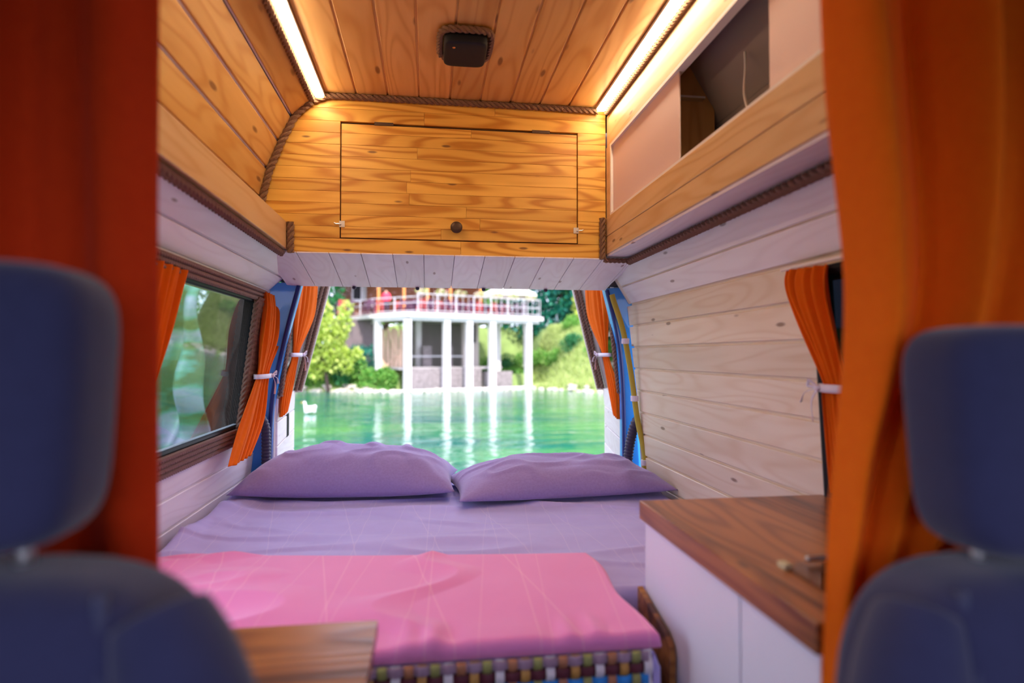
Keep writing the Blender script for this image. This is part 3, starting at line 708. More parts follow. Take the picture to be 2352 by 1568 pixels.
# ------------------------------------------------------------------ curtains
def curtain(rows, n, amp, nrm, nu=150, nv=70, ph=0.):
    """cloth hung in pleats; rows = (v, start, end, pleat depth factor) from the heading to the hem"""
    rows = [(v, Vector(a), Vector(b), f) for v, a, b, f in rows]; nrm = Vector(nrm).normalized()
    def g(u, v):
        k = 0
        while k < len(rows) - 2 and rows[k + 1][0] < v: k += 1
        r0, r1 = rows[k], rows[k + 1]; t = (v - r0[0]) / (r1[0] - r0[0]); ts = t * t * (3 - 2 * t)
        q = lambda i: rows[min(max(i, 0), len(rows) - 1)]
        def cr(a, b, c, d): return .5 * ((2 * b) + (c - a) * t + (2 * a - 5 * b + 4 * c - d) * t * t + (3 * b - a - 3 * c + d) * t ** 3)
        A = cr(q(k - 1)[1], r0[1], r1[1], q(k + 2)[1]); Bq = cr(q(k - 1)[2], r0[2], r1[2], q(k + 2)[2]); f = lerp(r0[3], r1[3], ts)
        uu = u + .018 * math.sin(7 * u + 3 * v + ph)
        w_ = math.sin(2 * math.pi * n * uu + ph + .7 * math.sin(2.2 * v + u * 3)) + .4 * math.sin(2 * math.pi * n * 1.73 * uu + 1.3 + ph - 1.2 * v) + .25 * noise.noise(V(u * n, v * 3, ph))
        return A.lerp(Bq, u) + nrm * (amp * f * w_)
    return gridmesh(g, nu, nv)
def curtain_thing(rows, n, amp, nrm, label, ph=0., group=None, nu=150, nv=70, mat=None):
    top = Vector(rows[0][1]); o = obj('curtain', curtain(rows, n, amp, nrm, nu, nv, ph), mat or ORANGE, smooth=True, loc=top, solid=.0022)
    return tag(o, label, 'curtain', group)
def tie(c, a, b, axis_u, axis_v, label, side=1):
    """white ribbon knotted round a bunched curtain: band, two loops, two tails"""
    c, u, v = Vector(c), Vector(axis_u).normalized(), Vector(axis_v).normalized(); wz = V(0, 0, .009)
    t = thing('curtain_tie', label, 'ribbon', c, 'white curtain ties')
    bm = bmesh.new(); n = 28; lo = []; hi = []
    for k in range(n):
        th = 2 * math.pi * k / n; p = c + u * (a * math.cos(th)) + v * (b * math.sin(th)); lo.append(bm.verts.new(p - wz)); hi.append(bm.verts.new(p + wz))
    for k in range(n): bm.faces.new((lo[k], lo[(k + 1) % n], hi[(k + 1) % n], hi[k]))
    obj('band', bm, RIBBON, t, smooth=True, solid=.002)
    kx = c + u * (a * .6 * side) + v * (b * .95)
    def rib(pts, w, nm):
        P = smooth_path(pts, 5); bm = bmesh.new(); rows = []
        for i, p in enumerate(P):
            rows.append([bm.verts.new(p - u * w + v * .001 * i), bm.verts.new(p + u * w)])
        for p, q in zip(rows[:-1], rows[1:]): bm.faces.new((p[0], p[1], q[1], q[0]))
        obj(nm, bm, RIBBON, t, smooth=True, solid=.0015)
    rib([kx, kx + u * .012 * side + v * .006 + V(0, 0, -.03), kx + u * .006 * side + v * .004 + V(0, 0, -.075)], .006, 'tail')
    rib([kx, kx + u * .03 * side + v * .010 + V(0, 0, -.012), kx + u * .045 * side + v * .008 + V(0, 0, -.035)], .004, 'tail')
    obj('bow_loop', rope([kx + V(0, 0, .002), kx + u * .016 * side + v * .012 + V(0, 0, .018), kx + u * .024 * side + v * .010 + V(0, 0, .004), kx + V(0, 0, 0)], .0035), RIBBON, t)
    obj('knot', superell(kx + v * .003, .007, .007, .008, 1, 1, 14, 10), RIBBON, t, smooth=True)
# side windows
curtain_thing([(0, (-.648, 2.745, 1.402), (-.640, 2.50, 1.402), .7), (.15, (-.645, 2.755, 1.33), (-.630, 2.46, 1.33), 1), (.30, (-.645, 2.735, 1.23), (-.630, 2.43, 1.23), 1), (.50, (-.650, 2.60, 1.095), (-.640, 2.43, 1.09), .45), (.58, (-.652, 2.585, 1.05), (-.643, 2.39, 1.04), .5), (.80, (-.66, 2.53, .90), (-.650, 2.24, .89), .9), (1, (-.66, 2.36, .785), (-.648, 2.13, .785), .8)], 5, .013, (1, -.25, 0), 'orange curtain tied back at the rear edge of the left window', .4, 'small window curtains')
tie((-.645, 2.505, 1.072), .098, .022, (0, 1, 0), (1, 0, 0), 'white ribbon round the curtain at the rear edge of the left window', 1)
curtain_thing([(0, (-.655, 1.36, 1.385), (-.640, 1.715, 1.378), .8), (.5, (-.66, 1.36, 1.16), (-.650, 1.60, 1.16), 1), (1, (-.675, 1.36, .90), (-.665, 1.50, .90), 1)], 7, .012, (1, -.1, 0), 'orange curtain at the front edge of the left window beside the shade-darkened cab curtain', 1.2, 'small window curtains')
tag(obj('curtain_rod', tube([(-.648, 1.2, 1.40), (-.648, 2.64, 1.40)], .004, 8), CREAM, loc=(-.648, 1.9, 1.40)), 'thin white curtain wire above the left window', 'curtain rod')
curtain_thing([(0, (.872, 1.392, 1.362), (.866, 1.215, 1.352), .8), (.12, (.872, 1.388, 1.30), (.864, 1.212, 1.29), 1), (.62, (.880, 1.262, 1.10), (.876, 1.190, 1.095), .55), (.68, (.88, 1.262, 1.06), (.876, 1.185, 1.06), .6), (1, (.893, 1.250, .85), (.885, 1.165, .85), .8)], 5, .012, (-1, 0, 0), 'orange curtain tied back on the pale boarded right wall', 2.2, 'small window curtains')
tie((.876, 1.226, 1.082), .042, .020, (0, 1, 0), (-1, 0, 0), 'white ribbon round the curtain on the pale right wall', 1)
tag(obj('curtain_rod', tube([(.868, .82, 1.357), (.868, 1.405, 1.366)], .005, 8), CREAM, loc=(.868, 1.2, 1.36)), 'thin white curtain rail on the pale right wall', 'curtain rod')
# rear doors
def dp(pt, t, z, off): return tuple(pt(t, z, off))
curtain_thing([(0, dp(pt1, .10, 1.53, .012), dp(pt1, .60, 1.54, .016), .8), (.30, dp(pt1, .08, 1.36, .016), dp(pt1, .66, 1.36, .026), 1.0), (.56, dp(pt1, .20, 1.18, .02), dp(pt1, .40, 1.18, .022), .5), (.62, dp(pt1, .19, 1.13, .02), dp(pt1, .39, 1.13, .022), .5), (.8, dp(pt1, .06, 1.0, .016), dp(pt1, .38, 1.0, .02), .9), (1, dp(pt1, .02, .885, .015), dp(pt1, .26, .90, .018), .8)], 5, .009, (1, -.3, 0), 'orange curtain tied back on the open left rear door', 3.1, 'rear door curtains')
tie(pt1(.30, 1.155, .022), .085, .024, (0, 1, 0), (1, 0, 0), 'white ribbon round the curtain on the left rear door', 1)
curtain_thing([(0, dp(pt2, .12, 1.53, .012), dp(pt2, .62, 1.54, .016), .8), (.30, dp(pt2, .10, 1.36, .016), dp(pt2, .68, 1.36, .026), 1.0), (.56, dp(pt2, .22, 1.18, .02), dp(pt2, .42, 1.18, .022), .5), (.62, dp(pt2, .20, 1.13, .02), dp(pt2, .40, 1.13, .022), .5), (.8, dp(pt2, .06, 1.0, .016), dp(pt2, .38, 1.0, .02), .9), (1, dp(pt2, .02, .855, .015), dp(pt2, .22, .87, .018), .8)], 5, .009, (-1, -.3, 0), 'orange curtain tied back on the open right rear door', 4.0, 'rear door curtains')
tie(pt2(.31, 1.155, .022), .085, .024, (0, 1, 0), (-1, 0, 0), 'white ribbon round the curtain on the right rear door', 1)
# the two big curtains between cab and living space
curtain_thing([(0, (-.82, .74, 1.985), (-.322, .75, 1.985), .8), (.5, (-.82, .73, 1.4), (-.315, .745, 1.4), 1), (1, (-.80, .70, .30), (-.285, .735, .30), 1)], 4, .020, (0, 1, 0), 'large orange curtain behind the left front seat, dim cab shade in its colour', .9, 'cab curtains', 120, 60, ORANGE_SHADED)
curtain_thing([(0, (.468, .69, 1.99), (1.0, .69, 1.99), 2.0), (.30, (.494, .685, 1.53), (.98, .685, 1.53), 2.6), (.50, (.522, .68, 1.23), (.88, .68, 1.23), 2.1), (.68, (.484, .665, 1.01), (.68, .66, 1.01), 1.2), (.83, (.462, .66, .82), (.60, .65, .82), .6), (1, (.450, .66, .60), (.585, .65, .60), .6)], 3.6, .017, (.15, 1, 0), 'large bright orange curtain draped behind the right front seat', 2.0, 'cab curtains', 160, 90)
tag(obj('curtain_rod', tube([(-.82, .75, 1.992), (.2, .71, 1.992), (1.03, .67, 1.992)], .007, 8), BLACK, loc=(.1, .75, 1.99)), 'dark curtain rail between cab and living space', 'curtain rod')

# ------------------------------------------------------------------ front seats
def seat(cx_, cy, ztop, zh, label, hw, sw):
    t = thing('car_seat', label, 'seat', (cx_, cy - .2, 0), 'front seats')
    lean = lambda c: (lambda p: V(p.x, p.y + .16 * p.z + .05 * (abs(p.x) / .24) ** 3 * -1, p.z))
    zc_ = ztop - .30
    br = obj('backrest', superell((cx_, cy + .045, zc_), .93 * sw, .075, .30, .42, .55, 48, 30, fn=lambda p: V(p.x * (1 - .12 * max(0, p.z / .30) ** 3), p.y + .18 * (p.z - .30), p.z)), SEATM, t, smooth=True)
    for s in (-1, 1):
        P = smooth_path([(cx_ + s * (sw - .02), cy - .14, ztop - .56), (cx_ + s * (sw - .022), cy - .07, ztop - .30), (cx_ + s * (sw - .04), cy - .025, ztop - .12), (cx_ + s * (sw - .08), cy + .01, ztop - .028)], 10)
        bm = sweep(bmesh.new(), P, lambda i, n=len(P): .058 * (1 - .45 * (i / n) ** 3), 18)
        obj('bolster', bm, SEATM, t, smooth=True, sub=1)
        P2 = smooth_path([(cx_ + s * (sw - .085), cy - .145, ztop - .56), (cx_ + s * (sw - .085), cy - .082, ztop - .30), (cx_ + s * (sw - .095), cy - .044, ztop - .12), (cx_ + s * (sw - .118), cy + .002, ztop - .012)], 10)
        obj('piping', tube(P2, .0055, 8), SEATS, t, smooth=True)
    hd = obj('headrest', superell((cx_, cy + .055, (zh[0] + zh[1]) / 2), hw, .055, (zh[1] - zh[0]) / 2, .38, .5, 44, 28, fn=lambda p: V(p.x, p.y + .1 * p.z, p.z)), SEATM, t, smooth=True)
    for s in (-1, 1): obj('headrest_post', tube([(cx_ + s * .06, cy + .05, ztop - .05), (cx_ + s * .06, cy + .052, zh[0] + .05)], .007, 10), METAL, t, smooth=True)
    obj('seat_cushion', superell((cx_, cy - .31, .44), .24, .26, .085, .4, .5, 40, 20), SEATM, t, smooth=True)
    obj('seat_base', B(cx_ - .2, cx_ + .2, cy - .5, cy - .05, 0, .38), BLACK, t, bevel=.02)
seat(-.387, .50, .985, (1.000, 1.232), 'dark navy front seat with headrest at the left', .115, .26)
seat(.615, .505, .948, (.957, 1.186), 'dark navy front seat with headrest at the right', .110, .245)

# ================================================================== outside: lake, far bank, terrace, trees
ZW = -1.05
# --- water
m, nt, out = new_mat('lake_water'); L = nt.links.new
p = nd(nt, 'BsdfPrincipled'); p.inputs['Roughness'].default_value = .07; p.inputs['IOR'].default_value = 1.33; p.inputs['Specular IOR Level'].default_value = .6
tc = nd(nt, 'TexCoord')
mp = nd(nt, 'Mapping'); mp.inputs['Scale'].default_value = (.10, .30, 1); L(tc.outputs['Object'], mp.inputs['Vector'])
n1_ = nd(nt, 'TexNoise'); n1_.inputs['Scale'].default_value = 1; n1_.inputs['Detail'].default_value = 3; L(mp.outputs[0], n1_.inputs['Vector'])
rp = nd(nt, 'ValToRGB'); rp.color_ramp.elements[0].position = .42; rp.color_ramp.elements[1].position = .60
rp.color_ramp.elements[0].color = (.0, .12, .085, 1); rp.color_ramp.elements[1].color = (.035, .20, .075, 1); L(n1_.outputs[0], rp.inputs[0]); L(rp.outputs[0], p.inputs['Base Color'])
mp2 = nd(nt, 'Mapping'); mp2.inputs['Scale'].default_value = (.34, 1.05, 1); L(tc.outputs['Object'], mp2.inputs['Vector'])
n2_ = nd(nt, 'TexNoise'); n2_.inputs['Scale'].default_value = 1.6; n2_.inputs['Detail'].default_value = 2.5; n2_.inputs['Roughness'].default_value = .55; L(mp2.outputs[0], n2_.inputs['Vector'])
b = nd(nt, 'Bump'); b.inputs['Strength'].default_value = .42; b.inputs['Distance'].default_value = .13; L(n2_.outputs[0], b.inputs['Height']); L(b.outputs[0], p.inputs['Normal'])
L(p.outputs[0], out.inputs[0])
bm = bmesh.new(); vs = [bm.verts.new(v) for v in ((-90, 8, ZW), (60, 8, ZW), (60, 48, ZW), (-90, 48, ZW))]; bm.faces.new(vs)
tag(obj('water', bm, MATS['lake_water'], loc=(0, 20, ZW)), 'emerald green lake water behind the van', kind='structure')
# --- ground the van stands on
m, nt, out = new_mat('gravel_grass'); L = nt.links.new
p = nd(nt, 'BsdfPrincipled'); p.inputs['Roughness'].default_value = .9; tc = nd(nt, 'TexCoord'); nz = nd(nt, 'TexNoise'); nz.inputs['Scale'].default_value = 1.2; nz.inputs['Detail'].default_value = 8; L(tc.outputs['Object'], nz.inputs['Vector'])
rp = nd(nt, 'ValToRGB'); rp.color_ramp.elements[0].color = (.07, .12, .03, 1); rp.color_ramp.elements[1].color = (.30, .27, .20, 1); rp.color_ramp.elements[0].position = .4; rp.color_ramp.elements[1].position = .6
L(nz.outputs[0], rp.inputs[0]); L(rp.outputs[0], p.inputs['Base Color']); L(p.outputs[0], out.inputs[0])
def gnd(u, v):
    x_, y_ = lerp(-60, 60, u), lerp(-40, 11.5, v); d = y_ - 7.0 - noise.noise(V(x_ * .3, 0, 0))
    return V(x_, y_, -.60 - max(0, d) * .16 + noise.noise(V(x_ * .8, y_ * .8, 0)) * .03)
tag(obj('ground', gridmesh(gnd, 120, 60), MATS['gravel_grass'], smooth=True, loc=(0, -10, -.6)), 'gravel and grass shore the van stands on', kind='structure')

# --- far bank
GRASS1 = plain('bank_soil', (.24, .33, .10), .95, var=.45, bscale=1.4, bump=.6)
ROCK = plain('pale_rock', (.58, .50, .44), .9, var=.3, bscale=2)
def shore(x_): return np.interp(x_, [-60, -10, -7.5, -3.5, -1.3, 6.7, 8.2, 10, 30], [41, 39, 38.5, 37.2, 36.3, 39.3, 37.2, 34.2, 31])
def bank_h(x_, y_):
    d = y_ - shore(x_)
    lawn = -1.15 + 1.0 * min(1, max(0, d) / .8) * .45
    ss = lambda a, b_, t: (lambda q: q * q * (3 - 2 * q))(min(1, max(0, (t - a) / (b_ - a))))
    right = lawn + 3.75 * ss(.8, 8.5, d) + .05 * max(0, d - 9)
    left = lawn + 2.3 * ss(.6, 7.0, d) + .03 * max(0, d - 8)
    dm = (-.4023 * (x_ + 1.25) + .9155 * (y_ - 37.2)); mid = -1.12 + .95 * ss(1.3, 1.9, dm) + 3.6 * ss(7.5, 9.5, dm)
    wr_ = ss(7.4, 9.2, x_); wl = 1 - ss(-4.2, -2.8, x_)
    h = mid * (1 - wr_) * (1 - wl) + right * wr_ + left * wl
    if d < 0: h = -1.15 - .15 * -d
    return h + noise.noise(V(x_ * .5, y_ * .5, 0)) * .12 * min(1, max(0, d))
XB = np.linspace(-46, 34, 170); YB = np.concatenate([np.linspace(30, 50, 110), np.linspace(51, 80, 20)])
bm = bmesh.new(); g = [[bm.verts.new((x_, y_, bank_h(x_, y_))) for x_ in XB] for y_ in YB]
for j in range(len(YB) - 1):
    for i in range(len(XB) - 1): bm.faces.new((g[j][i], g[j][i + 1], g[j + 1][i + 1], g[j + 1][i]))
tag(obj('bank', bm, GRASS1, smooth=True, loc=(0, 40, -1)), 'grassy far bank rising behind the lake', kind='structure')
# shoreline stones
stone_me = []
for k in range(5):
    bm = bmesh.new(); bmesh.ops.create_icosphere(bm, subdivisions=1, radius=1)
    for v in bm.verts: v.co *= 1 + .3 * noise.noise(v.co * 1.7 + V(k * 5, 0, 0)); v.co.z *= .55
    me = bpy.data.meshes.new('stone'); bm.to_mesh(me); bm.free(); me.materials.append(ROCK); stone_me.append(me)
for k in range(150):
    x_ = random.uniform(-9.5, 13); y_ = shore(x_) + random.uniform(-.25, .7); s = random.uniform(.10, .28)
    o = bpy.data.objects.new('shore_stone', stone_me[k % 5]); o.location = (x_, y_, max(ZW - .02, bank_h(x_, y_)) + s * .2); o.scale = (s * random.uniform(1, 1.8), s, s); o.rotation_euler = (0, 0, random.uniform(0, 6)); col.objects.link(o)
    tag(o, 'pale rounded stone on the far waterline', 'stone', 'stones along the far waterline')
# --- foliage
def leaf_mesh(name, centers, n, size, mat, squash=1.0, hang=0.0):
    """many small folded leaves scattered on the skin of rounded clumps; centers = [(x, y, z, radius)]"""
    C = np.array(centers, float); wgt = C[:, 3] ** 2; idx = rng.choice(len(C), n, p=wgt / wgt.sum())
    d = rng.normal(size=(n, 3)); d /= np.linalg.norm(d, axis=1)[:, None]
    rad = C[idx, 3] * (rng.random(n) ** .28); d2 = d.copy(); d2[:, 2] *= squash
    P = C[idx, :3] + d2 * rad[:, None]
    a = d + rng.normal(scale=.8, size=(n, 3)); a[:, 2] -= hang; a /= np.linalg.norm(a, axis=1)[:, None]
    r_ = rng.normal(size=(n, 3)); b_ = np.cross(a, r_); b_ /= np.linalg.norm(b_, axis=1)[:, None]; nrm = np.cross(a, b_)
    s = (size * rng.uniform(.6, 1.3, n))[:, None]
    v0 = P; v1 = P + a * s * .5 + b_ * s * .32 + nrm * s * .08; v2 = P + a * s; v3 = P + a * s * .5 - b_ * s * .32 + nrm * s * .08
    verts = np.stack([v0, v1, v2, v3], 1).reshape(-1, 3)
    me = bpy.data.meshes.new(name); me.vertices.add(4 * n); me.vertices.foreach_set('co', verts.ravel())
    me.loops.add(4 * n); me.polygons.add(n); me.loops.foreach_set('vertex_index', np.arange(4 * n)); me.polygons.foreach_set('loop_start', np.arange(0, 4 * n, 4))
    me.update(calc_edges=True); me.validate()
    return me
LIME = leafmat('lime_leaves', [(.36, .50, .05), (.52, .62, .10), (.66, .72, .22), (.30, .46, .06)], .4)
MIDG = leafmat('mid_green_leaves', [(.06, .26, .03), (.16, .40, .06), (.30, .50, .10)], .35)
TEAL = leafmat('blue_green_leaves', [(.005, .11, .10), (.012, .20, .15), (.03, .30, .17)], .3)
DARKG = leafmat('dark_green_leaves', [(.010, .10, .04), (.03, .20, .06), (.05, .26, .08)], .3)
DRYG = leafmat('pale_grass', [(.42, .52, .14), (.60, .66, .28), (.30, .44, .08)], .35)
BARK = plain('bark', (.045, .027, .025), .95, bump=.8, bscale=14, var=.4)
def plant(name, label, cat, base, clumps, n, size, mat, trunk=None, group=None, limbs=4):
    base = Vector(base); t = thing(name, label, cat, base, group)
    cl = [(base.x + c[0], base.y + c[1], base.z + c[2], c[3]) for c in clumps]
    me = leaf_mesh('foliage', [(c[0] - base.x, c[1] - base.y, c[2] - base.z, c[3]) for c in cl], n, size, mat)
    obj('foliage', me, mat, t)
    bm = bmesh.new(); tr = trunk or .05; top = max(cl, key=lambda c: c[2])
    P = smooth_path([base, base.lerp(V(*top[:3]), .4) + V(.05, 0, 0), V(*top[:3])], 5)
    sweep(bm, P, lambda i, n_=len(P): tr * (1 - .75 * i / n_), 8)
    for c in sorted(cl, key=lambda c: -c[3])[:limbs]:
        s_ = base.lerp(V(*top[:3]), random.uniform(.15, .5)); Q = smooth_path([s_, s_.lerp(V(*c[:3]), .5) + V(0, 0, .1), V(*c[:3])], 4)
        sweep(bm, Q, lambda i, n_=len(Q): tr * .5 * (1 - .7 * i / n_), 6)
    obj('trunk' if trunk else 'stems', bm, BARK, t, smooth=True)
    return t
def gz(x_, y_): return bank_h(x_, y_)
def blob(w_, h_, n_, r0, r1, z0=0, d_=None):
    out_ = []
    for k in range(n_):
        a = random.uniform(0, 6.28); q = random.random() ** .6
        out_.append((w_ * q * math.cos(a), (d_ or w_) * q * math.sin(a), z0 + h_ * random.random(), random.uniform(r0, r1)))
    return out_
# lime tree at the left edge of the view, growing at the waterline
cl = [(-1.0, 0, 5.6, .75), (-.45, .2, 4.9, .6), (-1.4, .1, 4.7, .8), (-.9, -.2, 3.9, .8), (-.1, 0, 4.1, .6), (.45, .1, 3.6, .55), (-.4, -.1, 3.2, .75), (-1.4, .1, 3.3, .8), (.25, -.1, 2.7, .6), (.75, 0, 2.55, .4), (1.25, 0, 2.35, .35), (1.65, 0, 2.45, .3), (-.5, .1, 2.3, .7), (-1.3, 0, 2.2, .7), (.1, .1, 1.9, .5), (1.0, -.1, 1.75, .35), (-.7, .1, 1.5, .5), (.85, .3, 4.6, .42), (.95, .3, 5.3, .36), (.7, .3, 3.9, .4)]
plant('lime_tree', 'bright lime green tree at the left side of the terrace', 'tree', (-5.9, 37.6, gz(-5.9, 37.6) - .1), cl, 5200, .26, LIME, .12)
for x_, y_, w_, h_, nn_, mt, lb_ in ((-4.3, 39.6, .8, 1.5, 9, TEAL, 'blue green bush under the timber cabin'), (-4.0, 38.2, .8, 1.1, 8, MIDG, 'leafy green bush left of the terrace columns'), (-5.6, 38.6, .9, 1.0, 8, DARKG, 'dark green bush below the lime tree'),
                               (-7.6, 39.4, 1.0, 1.4, 9, MIDG, 'green bush at the far left of the bank'), (-2.7, 37.9, .45, .7, 6, MIDG, 'low green bush beside the first terrace column')):
    plant('bush', lb_, 'bush', (x_, y_, gz(x_, y_) - .05), blob(w_, h_, nn_, .35, .6, .3), 1500, .17, mt, limbs=3)
names = ['leafy bush on the bank behind the last column', 'leafy bush on the bank behind the fourth column', 'round bush low on the sunny slope near the last column', 'dark bush in the middle of the sunny slope', 'bush high on the sunny slope under the trees', 'small bush at the right end of the sunny slope', 'bush seen between the last two columns', 'bush behind the middle columns', 'spreading bush at the top right of the slope']
for (x_, y_, w_, h_, mt), lb_ in zip(((7.0, 46.0, .9, 1.2, MIDG), (5.6, 45.4, .9, .9, DARKG), (8.6, 41.3, .7, .7, MIDG), (9.6, 40.2, .5, .55, DARKG), (10.2, 42.3, .8, .6, MIDG), (10.6, 38.6, .5, .4, MIDG), (7.9, 43.2, .8, .9, MIDG), (4.5, 44.6, .9, 1.2, MIDG), (11.0, 41.2, .7, .5, MIDG)), names):
    plant('bush', lb_, 'bush', (x_, y_, gz(x_, y_) - .05), blob(w_, h_, 7, .28, .5, .2), 1100, .15, mt, limbs=3)
# tall grass on the slopes: blades nobody could count
def grass(name, label, xr, yr, n, hgt, mat, cond=None):
    x_ = rng.uniform(*xr, n); y_ = rng.uniform(*yr, n); keep = [i for i in range(n) if y_[i] > shore(x_[i]) + .5 and (cond is None or cond(x_[i], y_[i]))]
    V_ = []; F_ = []
    for i in keep:
        z_ = bank_h(x_[i], y_[i]) - .03; hh = hgt * rng.uniform(.5, 1.3); a = rng.uniform(0, 6.28); w_ = .05; lx_, ly_ = rng.normal(scale=.12, size=2)
        k = len(V_); c_, s_ = math.cos(a) * w_, math.sin(a) * w_
        V_ += [(x_[i] - c_, y_[i] - s_, z_), (x_[i] + c_, y_[i] + s_, z_), (x_[i] + lx_, y_[i] + ly_, z_ + hh)]; F_.append((k, k + 1, k + 2))
    me = bpy.data.meshes.new(name); me.from_pydata(V_, [], F_); o = bpy.data.objects.new(name, me); col.objects.link(o); me.materials.append(mat)
    return tag(o, label, 'grass', kind='stuff')
grass('grass', 'tall pale grass covering the sunny slope right of the terrace', (7, 15), (34, 46), 26000, .38, DRYG)
grass('grass', 'rough grass on the bank left of the terrace', (-11, -2.4), (37, 44), 9000, .36, MIDG)
grass('grass', 'rough grass behind the terrace columns', (-1, 7.5), (43.5, 48), 8000, .4, MIDG, lambda a, b_: a > 3.2)
# forest behind
fi = 0
for x_, y_, s, mt, lb_ in ((-13, 50, 1.3, MIDG, 'broad green tree furthest left behind the lake'), (-8.5, 45, 1.0, DARKG, 'dark tree left of the timber cabin'), (-9.5, 42, .8, LIME, 'lime green tree on the left bank behind the bush'),
                     (6.5, 53, 1.2, MIDG, 'green tree right behind the white awning'), (9.0, 51, 1.25, TEAL, 'blue green tree beside the white awning'), (10.9, 49, 1.05, TEAL, 'blue green tree in the middle of the wood'), (12.3, 51, 1.3, DARKG, 'dark tree in the wood on the right'),
                     (12.2, 45.0, .55, LIME, 'lime green tree at the right edge of the view'), (15, 50, 1.3, TEAL, 'blue green tree at the far right of the wood'), (18, 48, 1.2, MIDG, 'green tree beyond the right rear door'), (-18, 47, 1.4, DARKG, 'dark tree beyond the left rear door'), (-24, 46, 1.4, MIDG, 'green tree along the left shore'),
                     (2.5, 57, 1.5, DARKG, 'dark tree behind the cabin roof'), (-4, 56, 1.5, MIDG, 'green tree behind the cabin'), (-31, 45, 1.5, DARKG, 'dark tree further along the left shore'), (-38, 44, 1.5, MIDG, 'green tree at the end of the left shore')):
    plant('tree', lb_, 'tree', (x_, y_, gz(x_, y_) - .1), blob(2.0 * s, 6.5 * s, 22, .9 * s, 1.5 * s, .5 * s), 4200, .36, mt, .2 * s, 'trees beyond the lake')

# --- terrace on concrete columns
CONC = plain('pale_concrete', (.70, .66, .66), .8, var=.10, bscale=3)
CONCD = plain('grey_concrete', (.42, .38, .38), .85, var=.2, bscale=2)
RAIL = plain('white_painted_rail', (.60, .57, .60), .5)
BROWN = plain('brown_timber', (.20, .055, .018), .7, var=.25, bscale=6)
ORPOST = plain('orange_timber', (.62, .22, .05), .6)
A = V(-1.25, 37.2, 0); Bp = V(7.4, 41.0, 0); dfr = (Bp - A).normalized(); nin = V(-dfr.y, dfr.x, 0)      # front line and inward direction
D = V(-3.35, 39.2, 0)
ter = thing('terrace', 'concrete terrace on tall white columns above the far shore', 'terrace', (2.5, 42, 0))
ZD = 3.72
deckpoly = [A - nin * .35 - dfr * .15, Bp - nin * .35 + dfr * .2, Bp + nin * 7.2, A + nin * 7.6 + V(-1, 0, 0), V(-6.5, 46.5, 0), V(-6.5, 44.2, 0), D - V(.35, 0, 0)]
bm = bmesh.new(); tp = [bm.verts.new((q.x, q.y, ZD)) for q in deckpoly]; bt = [bm.verts.new((q.x, q.y, ZD - .26)) for q in deckpoly]
bm.faces.new(tp); bm.faces.new(bt[::-1])
for i in range(len(tp)): j = (i + 1) % len(tp); bm.faces.new((tp[i], bt[i], bt[j], tp[j]))
obj('deck', bm, CONC, ter)
def beam(a, b_, z0, z1, w_):
    d_ = (b_ - a).normalized(); n_ = V(-d_.y, d_.x, 0) * w_ / 2; bm = bmesh.new(); vs = []
    for z_ in (z0, z1):
        for q in (a - n_, b_ - n_, b_ + n_, a + n_): vs.append(bm.verts.new((q.x, q.y, z_)))
    for f in ((0, 3, 2, 1), (4, 5, 6, 7), (0, 1, 5, 4), (1, 2, 6, 5), (2, 3, 7, 6), (3, 0, 4, 7)): bm.faces.new([vs[i] for i in f])
    return bm
obj('beam', beam(A, Bp, ZD - .46, ZD - .25, .3), CONC, ter); obj('beam', beam(A, D, ZD - .46, ZD - .25, .3), CONC, ter)
front = [(-1.28, 37.19), (1.08, 38.22), (2.53, 38.86), (4.08, 39.54), (6.65, 40.67)]
for q in front:
    a = V(q[0], q[1], 0); obj('column', beam(a - dfr * .19, a + dfr * .19, -1.15, ZD - .45, .38), CONC, ter)
for q, zb in (((-3.2, 39.2), .2), ((-.75, 41.8), -.1), ((3.0, 43.6), -.1), ((4.75, 42.6), -.1), ((7.0, 43.5), .3)):
    a = V(q[0], q[1], 0); obj('column', beam(a - dfr * .19, a + dfr * .19, zb, ZD - .25, .38), CONC, ter)
# rubble plinth between the columns
RUB = plain('rubble_masonry', (.26, .22, .225), .95, var=.6, bscale=5, bump=1)
s1 = A + nin * 1.1 + dfr * .3
obj('plinth', beam(s1, s1 + dfr * 5.2, -1.15, .30, .5), RUB, ter); obj('plinth', beam(s1 + dfr * 5.5, s1 + dfr * 7.6, -1.15, .05, .5), RUB, ter)
obj('plinth_cap', beam(s1 + nin * .9 - dfr * .5, s1 + nin * .9 + dfr * 6.8, .24, .36, 2.2), CONCD, ter)
obj('landing', beam(A - nin * .5 - dfr * .6, Bp - nin * .5 + dfr * 1.5, -1.12, -.94, 1.0), CONC, ter)
# masonry under the deck: back wall, dark room, pier stubs
obj('back_wall', beam(V(-1.6, 44.6, 0), V(3.4, 46.4, 0), .2, ZD - .2, .3), plain('render_wall', (.34, .29, .29), .9, var=.15, bscale=2), ter)
obj('back_wall', beam(V(2.3, 43.2, 0), V(3.5, 43.4, 0), .2, ZD - .2, .3), plain('pale_render', (.62, .53, .50), .9, var=.1, bscale=2), ter)
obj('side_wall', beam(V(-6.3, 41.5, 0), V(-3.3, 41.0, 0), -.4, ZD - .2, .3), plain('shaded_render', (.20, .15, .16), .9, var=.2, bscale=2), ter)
for x0 in (2.55, 3.05): obj('wall_slot', beam(V(x0, 42.98, 0), V(x0 + .2, 43.02, 0), 2.0, 3.3, .12), BLACK, ter)
for q in ((-.45, 41.2), (.95, 41.5)): obj('stone_stub', beam(V(q[0], q[1], 0), V(q[0] + .55, q[1] + .2, 0), .3, 1.75, .5), RUB, ter)
obj('low_rail', beam(V(-1.1, 39.9, 0), V(2.3, 41.3, 0), 1.02, 1.10, .06), RAIL, ter)
